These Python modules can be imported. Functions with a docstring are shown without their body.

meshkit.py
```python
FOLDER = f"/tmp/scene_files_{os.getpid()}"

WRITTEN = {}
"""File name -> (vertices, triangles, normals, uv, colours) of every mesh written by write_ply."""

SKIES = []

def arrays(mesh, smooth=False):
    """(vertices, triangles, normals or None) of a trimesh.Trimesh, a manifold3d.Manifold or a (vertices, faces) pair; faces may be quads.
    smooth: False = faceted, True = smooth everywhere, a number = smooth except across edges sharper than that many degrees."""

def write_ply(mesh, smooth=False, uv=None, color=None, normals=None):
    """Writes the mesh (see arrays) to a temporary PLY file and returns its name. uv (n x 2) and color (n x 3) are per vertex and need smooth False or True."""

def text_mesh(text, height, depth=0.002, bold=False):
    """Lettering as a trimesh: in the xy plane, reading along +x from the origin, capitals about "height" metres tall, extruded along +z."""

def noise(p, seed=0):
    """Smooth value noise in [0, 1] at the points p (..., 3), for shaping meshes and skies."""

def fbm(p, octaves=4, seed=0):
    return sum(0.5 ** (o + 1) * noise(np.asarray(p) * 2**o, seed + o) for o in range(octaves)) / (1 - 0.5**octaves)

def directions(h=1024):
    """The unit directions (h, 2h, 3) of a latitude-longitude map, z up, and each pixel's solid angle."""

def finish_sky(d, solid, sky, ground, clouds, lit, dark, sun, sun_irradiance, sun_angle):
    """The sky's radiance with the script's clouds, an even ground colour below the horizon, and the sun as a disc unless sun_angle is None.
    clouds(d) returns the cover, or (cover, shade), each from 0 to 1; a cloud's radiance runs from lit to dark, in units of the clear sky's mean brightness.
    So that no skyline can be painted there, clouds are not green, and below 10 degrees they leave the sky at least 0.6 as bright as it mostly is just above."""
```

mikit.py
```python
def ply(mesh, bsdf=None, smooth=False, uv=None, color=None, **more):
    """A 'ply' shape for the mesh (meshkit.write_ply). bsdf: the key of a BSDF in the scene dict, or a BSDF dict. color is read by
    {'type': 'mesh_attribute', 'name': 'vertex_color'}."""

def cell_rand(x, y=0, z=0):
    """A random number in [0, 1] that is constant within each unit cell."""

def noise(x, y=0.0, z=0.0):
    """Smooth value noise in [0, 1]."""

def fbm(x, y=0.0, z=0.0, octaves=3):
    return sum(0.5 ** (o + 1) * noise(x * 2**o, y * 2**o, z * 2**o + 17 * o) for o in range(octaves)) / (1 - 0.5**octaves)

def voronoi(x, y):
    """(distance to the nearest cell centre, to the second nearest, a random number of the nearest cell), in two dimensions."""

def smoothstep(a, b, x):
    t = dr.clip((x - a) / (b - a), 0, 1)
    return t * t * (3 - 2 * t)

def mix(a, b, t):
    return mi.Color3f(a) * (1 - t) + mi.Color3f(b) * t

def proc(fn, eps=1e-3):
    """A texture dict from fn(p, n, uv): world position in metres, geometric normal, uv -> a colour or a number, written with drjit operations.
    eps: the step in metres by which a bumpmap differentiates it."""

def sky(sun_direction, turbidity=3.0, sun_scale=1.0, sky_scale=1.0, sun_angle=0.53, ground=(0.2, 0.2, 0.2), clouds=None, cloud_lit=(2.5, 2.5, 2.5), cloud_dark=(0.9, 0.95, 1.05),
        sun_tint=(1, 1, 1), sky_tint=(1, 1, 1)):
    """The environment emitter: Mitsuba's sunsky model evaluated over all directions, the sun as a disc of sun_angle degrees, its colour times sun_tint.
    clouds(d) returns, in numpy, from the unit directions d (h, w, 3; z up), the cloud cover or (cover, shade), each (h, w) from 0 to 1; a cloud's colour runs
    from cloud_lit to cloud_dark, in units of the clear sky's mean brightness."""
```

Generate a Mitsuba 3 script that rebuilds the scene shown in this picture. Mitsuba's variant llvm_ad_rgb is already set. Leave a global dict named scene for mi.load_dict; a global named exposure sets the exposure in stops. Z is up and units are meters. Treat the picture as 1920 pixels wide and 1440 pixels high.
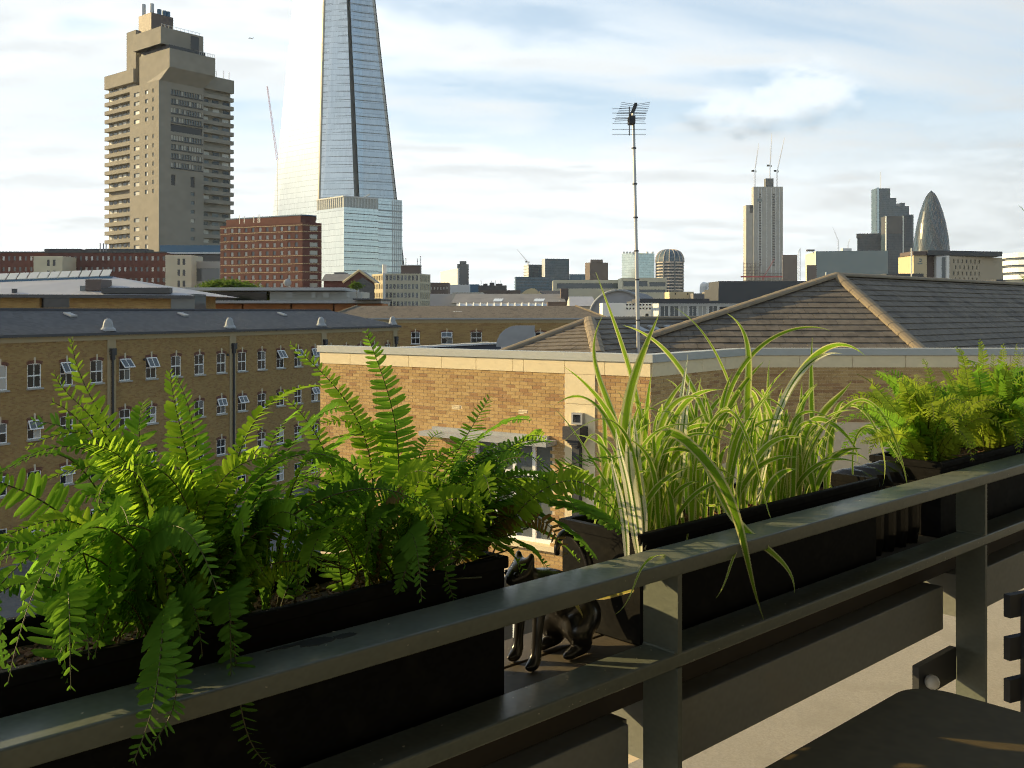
import math, numpy as np, trimesh, shapely, manifold3d, drjit as dr, mitsuba as mi, mikit
from scipy.interpolate import CubicSpline
from shapely.geometry import Polygon, box as sbox
from mikit import proc, noise, fbm, cell_rand, smoothstep, mix
import meshkit

# ------------------------------------------------------------------ camera, sky, exposure
EYE = 14.0                      # the balcony's eye height above the street
FPX, HOR = 1850.0, 585.0        # focal length and horizon row of the 1920 x 1440 photograph
scene, labels = {'type': 'scene'}, {}
T4 = mi.ScalarTransform4f
scene['camera'] = {'type': 'perspective', 'fov_axis': 'x', 'fov': math.degrees(2 * math.atan(960 / FPX)), 'near_clip': 0.05, 'far_clip': 20000.0,
                   'principal_point_offset_y': (720 - HOR) / 1440,
                   'to_world': T4().look_at(origin=[0, 0, EYE], target=[0, 1, EYE], up=[0, 0, 1])}
SUN_BEARING, SUN_ELEV = math.radians(103), math.radians(19)      # left of straight behind the camera
SUN = (-math.sin(SUN_BEARING) * math.cos(SUN_ELEV), -math.cos(SUN_BEARING) * math.cos(SUN_ELEV), math.sin(SUN_ELEV))


def sstep(a, b, x):
    t = np.clip((x - a) / (b - a), 0, 1)
    return t * t * (3 - 2 * t)


def clouds(d):
    x, y, z = d[..., 0], d[..., 1], np.maximum(d[..., 2], 0)
    r = 1.0 / (z + 0.16)
    px, py = x * r, y * r
    q = np.stack([px * 0.55 + py * 0.22, py * 0.75 - px * 0.10, 0 * px + 3.3], -1)
    warp = meshkit.fbm(q * 1.7 + 5.0, 3, 11) - 0.5
    q2 = q + warp[..., None] * np.array([0.8, 0.4, 0])
    sheet = meshkit.fbm(q2 * np.array([1.3, 2.0, 1]), 6, 3)
    fine = meshkit.fbm(q2 * np.array([5.5, 13.0, 1]), 7, 21)
    az = np.arctan2(x, y)                                   # 0 straight ahead, positive to the right
    el = np.arcsin(np.clip(z, 0, 1))
    cover = 0.30 + 0.70 * sstep(0.37, 0.63, 0.52 * sheet + 0.54 * fine)
    cover = np.maximum(cover, 0.93 * sstep(0.27, 0.10, z))     # the sheet closes towards the horizon
    # one ragged cumulus right of the mast and a bank low behind the far towers
    e3 = np.stack([az * 20, el * 26, 0 * az + 1.7], -1)
    puff = meshkit.fbm(e3, 6, 5) - 0.5
    wisp = meshkit.fbm(e3 * np.array([2.2, 3.4, 1]), 5, 15) - 0.5

    def lump(a0, e0, ra, re):
        g = 1 - ((az - a0) / ra) ** 2 - ((el - e0) / re) ** 2
        return sstep(-0.15, 0.85, g + 1.7 * puff + 1.1 * wisp)
    cum = np.maximum(lump(0.245, 0.197, 0.085, 0.030), lump(0.292, 0.212, 0.062, 0.036)) * sstep(0.150, 0.190, el + 0.05 * puff)
    bank = 0.8 * np.maximum(lump(0.19, 0.112, 0.12, 0.022), np.maximum(lump(0.36, 0.085, 0.10, 0.018), lump(-0.47, 0.10, 0.05, 0.02)))
    # cloud is whitest on the sun's side of the sky and greyer away from it
    away = sstep(0.25, -1.05, d @ (np.array(SUN) / np.linalg.norm(SUN)))
    grey = np.clip(0.04 + 0.90 * away + 0.42 * (sstep(0.30, 0.72, fine) * (0.35 + 0.65 * sheet) - 0.20), 0, 1)
    under = sstep(0.214, 0.166, el + 0.05 * puff)
    shade = grey * (1 - cum) + cum * np.clip(grey - 0.20 + 0.66 * under + 0.9 * wisp, 0, 1)
    shade = shade * (1 - 0.4 * bank)
    cover = np.maximum(cover, np.maximum(0.80 * cum, bank))
    # the sheet thins overhead and opposite the sun
    cover = cover * (1 - 0.8 * sstep(0.34, 0.75, z)) * (1 - 0.6 * sstep(0.45, 1.0, away))
    return cover, np.clip(shade, 0, 1)


scene['sky'] = mikit.sky(SUN, turbidity=3.0, sun_scale=1.0, sky_scale=1.0, clouds=clouds, cloud_lit=(2.50, 2.64, 2.70), cloud_dark=(0.42, 0.47, 0.50), sun_tint=(0.97, 1.0, 0.88), sky_tint=(1.06, 1.10, 1.12))
exposure = 2.6

# ------------------------------------------------------------------ helpers
V3 = lambda *a: np.array(a, float)
UP = V3(0, 0, 1)
unit = lambda v: np.asarray(v, float) / (np.linalg.norm(v) + 1e-12)


class Mesh:
    def __init__(self):
        self.v, self.f, self.n = [], [], 0

    def add(self, v, f):
        v = np.asarray(v, float).reshape(-1, 3)
        f = np.asarray(f, int)
        if f.shape[1] == 4:
            f = np.vstack([f[:, [0, 1, 2]], f[:, [0, 2, 3]]])
        self.v.append(v)
        self.f.append(f + self.n)
        self.n += len(v)
        return self

    def quad(self, a, b, c, d):
        return self.add([a, b, c, d], [[0, 1, 2], [0, 2, 3]])

    def poly(self, pts):                                    # convex
        return self.add(pts, [[0, i, i + 1] for i in range(1, len(pts) - 1)])

    def slab(self, o, a, b, c):                             # corner and three edge vectors
        o, a, b, c = (np.asarray(x, float) for x in (o, a, b, c))
        if np.dot(np.cross(a, b), c) < 0:
            a, b = b, a
        v = [o, o + a, o + a + b, o + b, o + c, o + a + c, o + a + b + c, o + b + c]
        return self.add(v, [[0, 3, 2, 1], [4, 5, 6, 7], [0, 1, 5, 4], [1, 2, 6, 5], [2, 3, 7, 6], [3, 0, 4, 7]])

    def box(self, c, s, x=(1, 0, 0), z=(0, 0, 1)):          # centre, size, local x and z axes
        x, z = unit(x), unit(z)
        y = np.cross(z, x)
        a, b, e = x * s[0], y * s[1], z * s[2]
        return self.slab(np.asarray(c, float) - (a + b + e) / 2, a, b, e)

    def tube(self, pts, rad, n=8, caps=True):
        p = np.asarray(pts, float)
        t = np.gradient(p, axis=0)
        t /= np.linalg.norm(t, axis=1, keepdims=True) + 1e-12
        ref = V3(0.13, 0.31, 0.94) if abs(t[0] @ V3(0.13, 0.31, 0.94)) < 0.9 else V3(1, 0.1, 0)
        a = np.cross(t, ref)
        a /= np.linalg.norm(a, axis=1, keepdims=True) + 1e-12
        b = np.cross(t, a)
        ang = np.arange(n) * 2 * np.pi / n
        r = np.broadcast_to(rad, (len(p),))[:, None, None]
        v = p[:, None] + r * (np.cos(ang)[None, :, None] * a[:, None] + np.sin(ang)[None, :, None] * b[:, None])
        i, j = np.meshgrid(np.arange(len(p) - 1), np.arange(n), indexing='ij')
        f = np.stack([i * n + j, i * n + (j + 1) % n, (i + 1) * n + (j + 1) % n, (i + 1) * n + j], -1).reshape(-1, 4)
        self.add(v.reshape(-1, 3), f)
        if caps:
            self.poly(v[0][::-1]).poly(v[-1])
        return self

    def prism(self, pts, z0, z1):                           # plan polygon, anticlockwise
        pts = np.asarray(pts, float)
        for i in range(len(pts)):
            a, b = pts[i], pts[(i + 1) % len(pts)]
            self.quad([*a, z0], [*b, z0], [*b, z1], [*a, z1])
        flat(self, Polygon(pts), lambda q: np.c_[q, np.full(len(q), z1)])
        return self

    def tri(self, mesh):
        if hasattr(mesh, 'to_mesh'):
            m = mesh.to_mesh()
            return self.add(m.vert_properties[:, :3], m.tri_verts)
        return self.add(mesh.vertices, mesh.faces)

    def arrays(self):
        return np.vstack(self.v), np.vstack(self.f)


def flat(m, poly, to3):
    if poly.is_empty or poly.area < 1e-9:
        return
    for g in getattr(poly, 'geoms', [poly]):
        if g.geom_type == 'Polygon' and g.area > 1e-9:
            v, f = trimesh.creation.triangulate_polygon(g, engine='earcut')
            m.add(to3(v), f)


COUNT = {}


def numbered(key):
    n = COUNT.get(key, -1) + 1
    COUNT[key] = n
    return key if n == 0 else f'{key}_{n:03d}'


def put(key, m, bsdf, smooth=False, uv=None, kind=None, label=None):
    """One entry of the scene, under the next free number of its key."""
    if isinstance(m, Mesh):
        if m.n == 0:
            return None
        m = m.arrays()
    key = numbered(key)
    scene[key] = mikit.ply(m, bsdf, smooth, uv=uv)
    if kind or label:
        labels[key] = {**({'kind': kind} if kind else {}), **({'label': label} if label else {})}
    return key


def thing(name, label, category, group=None, kind=None):
    key = numbered(name)
    labels[key] = {'label': label, 'category': category}
    if group:
        labels[key]['group'] = group
    if kind:
        labels[key]['kind'] = kind
    return key


def structure(name, m, bsdf, smooth=False, label=None):
    return put(name, m, bsdf, smooth, kind='structure', label=label)


def at(px, py, Y):                                          # the point at distance Y on the line of sight of a photograph pixel
    return V3((px - 960) / FPX * Y, Y, EYE - (py - HOR) / FPX * Y)


def zz(py, Y):
    return EYE - (py - HOR) / FPX * Y


# ------------------------------------------------------------------ materials
def rgb(*c):
    return {'type': 'rgb', 'value': list(c)}


def mat(name, color, rough=0.6, spec=0.5, metallic=0.0, **more):
    b = {'type': 'principled', 'base_color': color if isinstance(color, dict) else rgb(*color), 'roughness': rough, 'specular': spec, 'metallic': metallic, **more}
    scene['mat_' + name] = {'type': 'twosided', 'bsdf': b}


def speckle(base, amount, scale, base2=None, blotch=0.0, bscale=1.0):
    """Grain of one colour with blotches of a second."""
    def fn(p, n, uv):
        g = fbm(p.x * scale, p.y * scale, p.z * scale, 3)
        c = mi.Color3f(*base) * (1 + amount * (g - 0.5) * 2)
        if base2 is not None:
            k = smoothstep(0.5, 0.75, fbm(p.x * bscale + 3.1, p.y * bscale, p.z * bscale + 7.7, 3)) * blotch
            c = c * (1 - k) + mi.Color3f(*base2) * k
        return c
    return proc(fn)


def brick_tone(origin, d, bw, bh, tones, mortar=None, grain=0.28):
    """A tone per brick, laid in the same bond as the built bricks; origin and d in plan."""
    ox, oy = origin
    dx, dy = d

    def fn(p, n, uv):
        row = dr.floor((EYE - p.z) / bh)
        u = ((p.x - ox) * dx + (p.y - oy) * dy) / bw + 0.5 * (row - 2 * dr.floor(row / 2))
        col = dr.floor(u)
        r, s = cell_rand(col, row, 5), cell_rand(col, row, 9)
        c = mix(tones[0], tones[1], smoothstep(0.1, 0.7, r))
        c = mix(c, tones[2], smoothstep(0.72, 0.95, s) * 0.85)
        c = c * (1 - grain / 2 + grain * fbm(p.x * 24, p.y * 24, p.z * 40, 3))
        c = c * (0.9 + 0.2 * fbm(p.x * 0.9, p.y * 0.9, p.z * 0.9, 2))
        if mortar is not None:
            fu, fz = u - col, (EYE - p.z) / bh - row
            joint = dr.maximum(smoothstep(0.03, 0.0, dr.minimum(fu, 1 - fu)), smoothstep(0.09, 0.02, dr.minimum(fz, 1 - fz)))
            c = mix(c, mortar, joint * 0.6)
        return c
    return proc(fn)


mat('asphalt', (0.06, 0.06, 0.06), 0.9)
mat('urban', speckle((0.16, 0.155, 0.14), 0.3, 0.05, (0.07, 0.09, 0.05), 0.7, 0.011), 0.95)
mat('paving', speckle((0.115, 0.11, 0.10), 0.18, 3.0), 0.9)
mat('slab', speckle((0.29, 0.26, 0.20), 0.18, 140.0, (0.24, 0.215, 0.16), 0.5, 5.0), 0.9)
mat('decking', speckle((0.12, 0.115, 0.105), 0.3, 18.0), 0.7)
mat('render_wall', (0.16, 0.16, 0.155), 0.9)
mat('grey_paint', speckle((0.118, 0.132, 0.108), 0.14, 130.0, (0.165, 0.165, 0.13), 0.35, 9.0), 0.36, 0.5)
mat('beam_paint', speckle((0.165, 0.175, 0.165), 0.12, 90.0, (0.19, 0.18, 0.15), 0.35, 7.0), 0.5, 0.5)
mat('black_plastic', speckle((0.007, 0.007, 0.007), 0.5, 110.0, (0.015, 0.0145, 0.012), 0.6, 26.0), 0.6, 0.07)
mat('black_gloss', (0.005, 0.005, 0.005), 0.22, 0.35)
mat('black_bronze', speckle((0.010, 0.009, 0.008), 0.4, 60.0), 0.24, 0.6)
mat('wood', speckle((0.07, 0.056, 0.036), 0.35, 22.0), 0.7)
mat('table_top', speckle((0.075, 0.056, 0.022), 0.18, 40.0), 0.6, 0.15)
mat('soil', speckle((0.055, 0.032, 0.018), 0.5, 60.0), 0.95)
mat('bark', speckle((0.15, 0.075, 0.038), 0.45, 45.0), 0.85)
mat('white_knob', (0.75, 0.74, 0.70), 0.35)
mat('steel', (0.42, 0.42, 0.41), 0.38, 0.5, 0.75)
mat('dark_metal', (0.03, 0.032, 0.036), 0.5)
mat('lead', speckle((0.30, 0.31, 0.31), 0.15, 6.0), 0.6)
mat('coping', speckle((0.36, 0.37, 0.34), 0.08, 5.0), 0.5)
mat('stone', speckle((0.66, 0.55, 0.34), 0.07, 9.0), 0.85)
mat('mortar', (0.60, 0.48, 0.31), 0.95)
mat('membrane', (0.10, 0.105, 0.12), 0.8)
mat('upvc', (0.78, 0.78, 0.76), 0.4)
mat('glass_dark', (0.018, 0.020, 0.022), 0.06, 0.5)
mat('glass_grey', (0.10, 0.115, 0.12), 0.10, 0.6)
mat('glass_pale', (0.36, 0.37, 0.34), 0.14, 0.6)
mat('roof_tile', speckle((0.135, 0.113, 0.085), 0.35, 9.0, (0.08, 0.068, 0.053), 0.75, 2.4), 0.85)
mat('ridge_tile', speckle((0.205, 0.165, 0.11), 0.2, 7.0), 0.85)
mat('concrete_brown', speckle((0.265, 0.245, 0.20), 0.12, 0.35, (0.20, 0.185, 0.15), 0.5, 0.06), 0.9)
mat('concrete_grey', speckle((0.36, 0.35, 0.31), 0.12, 0.15), 0.9)
mat('red_brick', speckle((0.115, 0.043, 0.034), 0.18, 0.8, (0.085, 0.036, 0.03), 0.5, 0.1), 0.9)
mat('cream', speckle((0.55, 0.50, 0.36), 0.08, 0.4), 0.85)
mat('white_panel', (0.72, 0.71, 0.66), 0.7)
mat('pale_panel', (0.55, 0.56, 0.54), 0.7)
mat('dark_panel', (0.055, 0.058, 0.062), 0.6)
mat('grey_metal', speckle((0.30, 0.30, 0.31), 0.06, 0.8), 0.5)
mat('grey_roof', speckle((0.17, 0.165, 0.16), 0.2, 0.6), 0.85)
mat('dark_roof', (0.055, 0.055, 0.06), 0.8)
mat('orange_wood', speckle((0.30, 0.125, 0.045), 0.3, 1.6), 0.8)
mat('teal', (0.155, 0.20, 0.205), 0.7)
mat('blue_trim', (0.06, 0.13, 0.20), 0.6)
mat('red_steel', (0.42, 0.045, 0.05), 0.6)
mat('crane_white', (0.62, 0.58, 0.54), 0.6)
mat('brown_tower', (0.10, 0.075, 0.065), 0.6)

# ------------------------------------------------------------------ facades and buildings
def facade(m, A, B, z0, z1, holes=(), depth=0.2):
    """A wall from A to B (as seen from outside, left to right) with openings (u0, u1, z0, z1) and their reveals."""
    A, B = np.asarray(A, float), np.asarray(B, float)
    L = np.linalg.norm(B - A)
    d = (B - A) / L
    inw = V3(-d[1], d[0], 0) * depth
    to3 = lambda q: np.c_[A[0] + d[0] * q[:, 0], A[1] + d[1] * q[:, 0], q[:, 1]]
    wall = Polygon([(0, z0), (L, z0), (L, z1), (0, z1)], [[(a, c), (a, e), (b, e), (b, c)] for a, b, c, e in holes])
    flat(m, wall, to3)
    for a, b, c, e in holes:
        q = to3(np.array([(a, c), (b, c), (b, e), (a, e)]))
        for i in range(4):
            m.quad(q[i], q[(i + 1) % 4], q[(i + 1) % 4] + inw, q[i] + inw)


def cells(L, n, rows, wf, m0=0.0, m1=0.0, skip=()):
    """Openings in n columns between the margins, one for each row (z0, z1)."""
    s = (L - m0 - m1) / n
    return [(m0 + s * (i + 0.5 - wf / 2), m0 + s * (i + 0.5 + wf / 2), a, b) for j, (a, b) in enumerate(rows) for i in range(n) if (i, j) not in skip]


def panes(key, A, B, holes, depth, bsdf, bars=0, bar='mat_white_panel', name='window', rng=None, alt=None):
    A, B = np.asarray(A, float), np.asarray(B, float)
    d = (B - A) / np.linalg.norm(B - A)
    inw = V3(-d[1], d[0], 0)
    for a, b, c, e in holes:
        P = lambda u, z, k: V3(A[0] + d[0] * u, A[1] + d[1] * u, z) + inw * k
        m = Mesh().quad(P(a, c, depth * .96), P(b, c, depth * .96), P(b, e, depth * .96), P(a, e, depth * .96))
        mt = alt if alt is not None and rng.random() < 0.35 else bsdf
        k = put(f'{key}__{name}', m, mt)
        if bars:
            g = Mesh()
            w = (b - a) * 0.06
            for i in range(bars + 1):
                u = a + (b - a) * i / bars
                u = min(max(u, a + w / 2), b - w / 2)
                g.slab(P(u - w / 2, c, depth * .6), V3(*d, 0) * w, inw * depth * .3, UP * (e - c))
            put(f'{k}__frame', g, bar)


def rows_of(z_top, pitch, n, sill, head):
    """(z0, z1) of n storeys counted downwards; sill and head measured from each storey's top."""
    return [(z_top - pitch * j - sill, z_top - pitch * j - head) for j in range(n)]


def building(name, label, cat, pts, z1, wall, roof='mat_grey_roof', z0=0.0, wins=(), group=None, depth=0.25, parapet=0.0, seed=1):
    """Plan polygon pts anticlockwise. wins: dicts edge, n, rows, wf, m0, m1, mat, alt, bars."""
    key = thing(name, label, cat, group)
    rng = np.random.default_rng(seed)
    pts = [np.asarray(p, float)[:2] for p in pts]
    m, todo = Mesh(), []
    for i in range(len(pts)):
        A, B = pts[i], pts[(i + 1) % len(pts)]
        L = np.linalg.norm(B - A)
        hs = []
        for w in wins:
            if w['edge'] == i:
                h = w['holes'] if 'holes' in w else cells(L, w['n'], w['rows'], w.get('wf', 0.6), w.get('m0', 0), w.get('m1', 0), w.get('skip', ()))
                hs += h
                todo.append((A, B, h, w))
        facade(m, A, B, z0, z1, hs, depth)
    put(f'{key}__wall', m, wall)
    g = Mesh()
    flat(g, Polygon(pts), lambda q: np.c_[q, np.full(len(q), z1 - parapet)])
    put(f'{key}__roof', g, roof)
    for A, B, h, w in todo:
        panes(key, A, B, h, depth, w.get('mat', 'mat_glass_grey'), w.get('bars', 0), w.get('bar', 'mat_white_panel'), w.get('name', 'window'), rng, w.get('alt'))
    return key


def corner(pl, pc, pr, Y, beta):
    """Plan corners of a block whose nearest corner shows at column pc at distance Y: left, nearest, right and back corner."""
    b = math.radians(beta) + math.atan((pc - 960) / FPX)       # turned from the line of sight
    C = V3((pc - 960) / FPX * Y, Y)
    eL, eR = V3(-math.cos(b), math.sin(b)), V3(math.sin(b), math.cos(b))
    sol = lambda px, e: ((px - 960) / FPX * C[1] - C[0]) / (e[0] - (px - 960) / FPX * e[1])
    Lp, Rp = C + eL * sol(pl, eL), C + eR * sol(pr, eR)
    return [Lp, C, Rp, Lp + Rp - C]


def front(p0, p1, Y, depth, skew=0.0):
    """A block seen square on between two columns."""
    a, b = V3((p0 - 960) / FPX * Y, Y), V3((p1 - 960) / FPX * (Y + skew), Y + skew)
    n = V3(0, depth)
    return [a, b, b + n, a + n]


def band(key, pts, zs, h, out, bsdf, name='ledge', edges=None):
    """String courses round a plan polygon."""
    for z in zs:
        m = Mesh()
        for i in (edges if edges is not None else range(len(pts))):
            A, B = np.asarray(pts[i], float), np.asarray(pts[(i + 1) % len(pts)], float)
            d = (B - A) / np.linalg.norm(B - A)
            o = V3(d[1], -d[0], 0) * out
            m.slab(V3(*A, z) - V3(*d, 0) * out * .5, V3(*(B - A), 0) + V3(*d, 0) * out, o, UP * h)
        put(f'{key}__{name}', m, bsdf)


# ------------------------------------------------------------------ the ground and the streets
g = Mesh()
g.quad((-2650, -500, 0), (2650, -500, 0), (2650, 2850, 0), (-2650, 2850, 0))
structure('ground', g, 'mat_urban')
# the yard between the blocks
g = Mesh()
g.poly([V3(-34, 6, .004), V3(24, 6, .004), V3(24, 60, .004), V3(-10, 95, .004), V3(-24, 60, .004), V3(-36, 40, .004)])
structure('yard', g, 'mat_paving')

# ------------------------------------------------------------------ left brick block
dL = unit(V3(0.421, 0.907, 0))
L0 = V3((66 - 960) / FPX * 56, 56, 0)
nL = V3(dL[1], -dL[0], 0)
TA, TB = -14.0, 39.3
LA, LB = L0 + dL * TA, L0 + dL * TB
tones = [(0.27, 0.17, 0.06), (0.32, 0.21, 0.08), (0.235, 0.135, 0.055)]
mat('brick_block', brick_tone(LA[:2], dL[:2], 0.225, 0.075, tones, (0.31, 0.23, 0.12), 0.12), 0.92)
mat('brick_red', (0.15, 0.068, 0.045), 0.9)
mat('curtain', (0.42, 0.40, 0.35), 0.35, 0.6)
blk = thing('brick_apartment_block', 'long brown brick apartment block with rows of white sash windows and a dark slate roof', 'building', )
EAVE = EYE - 1.30
win_t = [-0.05 + 2.2 * k for k in range(-6, 18)]
win_t = [t for t in win_t if TA + 1 < t < TB - 1.2 and t != 0]
ROWS = [(-4.30, -2.92), (-7.20, -6.10), (-10.1, -9.0), (-13.0, -11.9)]
holes, info = [], []
for r, (a, b) in enumerate(ROWS):
    for t in win_t:
        holes.append((t - TA - .46, t - TA + .46, EYE + a, EYE + b))
        info.append((r, t))
m = Mesh()
facade(m, LA, LB, 0, EAVE, holes, 0.10)
m.quad(LB, LB - nL * 9, LB - nL * 9 + UP * EAVE, LB + UP * EAVE)
put(blk + '__wall', m, 'mat_brick_block')
rw_ = np.random.default_rng(19)
OPEN = {(0, -2), (0, 1), (0, 3), (0, 4), (0, 10), (0, 11), (0, 12), (1, 0), (1, 5), (1, 7), (1, 8), (1, 12), (2, 1), (2, -1), (3, 2)}


def sash_window(parent, C, d, n, w, h, opened, lights=2, arch=True):
    """A white two-sash window in its opening; C is the middle of the sill line on the wall face."""
    f = Mesh()
    P = lambda u, z, k: C + d * u + UP * z - n * k
    fr = 0.055

    def ring(u0, u1, z0, z1, k, t, g):
        g.slab(P(u0, z0, k), d * t, -n * .05, UP * (z1 - z0))
        g.slab(P(u1 - t, z0, k), d * t, -n * .05, UP * (z1 - z0))
        g.slab(P(u0 + t, z0, k), d * (u1 - u0 - 2 * t), -n * .05, UP * t)
        g.slab(P(u0 + t, z1 - t, k), d * (u1 - u0 - 2 * t), -n * .05, UP * t)
    ring(-w / 2, w / 2, 0, h, .03, fr, f)
    f.slab(P(-w / 2 + fr, h / 2 - .035, .032), d * (w - 2 * fr), -n * .05, UP * .07)
    f.slab(P(-.018, fr, .04), d * .036, -n * .03, UP * (h / 2 - .09))
    if not opened:
        f.slab(P(-.018, h / 2 + .035, .04), d * .036, -n * .03, UP * (h / 2 - .09))
    k = put(parent + '__window', f, 'mat_upvc')
    for z0, z1 in ((fr, h / 2 - .035), (h / 2 + .035, h - fr)):
        if opened and z0 > h / 2:
            continue
        for s in (-1, 1):
            u0, u1 = (-w / 2 + fr, -.018) if s < 0 else (.018, w / 2 - fr)
            put(k + '__pane', Mesh().quad(P(u0, z0, .06), P(u1, z0, .06), P(u1, z1, .06), P(u0, z1, .06)), ('mat_curtain', 'mat_glass_grey', 'mat_glass_dark', 'mat_glass_dark')[int(rw_.integers(0, 4))] if s > 0 else 'mat_glass_dark')
    if opened:                                              # the upper light swings out from its head
        ang = math.radians(rw_.uniform(18, 42))
        hz, dn = h - .04, -UP * math.cos(ang) + n * math.sin(ang)
        on = n * math.cos(ang) + UP * math.sin(ang)
        s = Mesh()
        H2 = h / 2
        Q = lambda u, v, k: C + d * u + UP * hz + dn * v + on * k
        for u0, u1, v0, v1 in ((-w / 2 + .02, -w / 2 + .08, 0, H2), (w / 2 - .08, w / 2 - .02, 0, H2), (-w / 2 + .08, w / 2 - .08, 0, .06), (-w / 2 + .08, w / 2 - .08, H2 - .06, H2), (-.018, .018, .06, H2 - .06)):
            s.slab(Q(u0, v0, 0), d * (u1 - u0), dn * (v1 - v0), on * .045)
        s2 = put(k + '__sash', s, 'mat_upvc')
        for u0, u1 in ((-w / 2 + .08, -.018), (.018, w / 2 - .08)):
            put(k + '__pane', Mesh().quad(Q(u0, .06, .02), Q(u1, .06, .02), Q(u1, H2 - .06, .02), Q(u0, H2 - .06, .02)), 'mat_glass_grey')
        put(k + '__pane', Mesh().quad(P(-w / 2, h / 2, .098), P(w / 2, h / 2, .098), P(w / 2, h, .098), P(-w / 2, h, .098)), 'mat_dark_panel')  # no glass: a dark sheet painted in for the unlit room behind


def arch_and_sill(parent, C, d, n, w, h):
    a = Mesh()
    for i in range(-4, 5):
        if i == 0:
            continue
        u, tilt = i * w * .125, i * .06
        x = unit(d * math.cos(tilt) - UP * math.sin(tilt))
        a.box(C + d * u + UP * (h + .10 - .004 * i * i) + n * .004, (w * .115, .05, .18), x, np.cross(x, -n))
    put(parent + '__arch', a, 'mat_brick_red')
    put(parent + '__keystone', Mesh().box(C + UP * (h + .18) + n * .01, (.11, .07, .36), d), 'mat_cream')
    put(parent + '__sill', Mesh().box(C - UP * .05 + n * .03, (w + .16, .2, .10), d), 'mat_concrete_grey')


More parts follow.
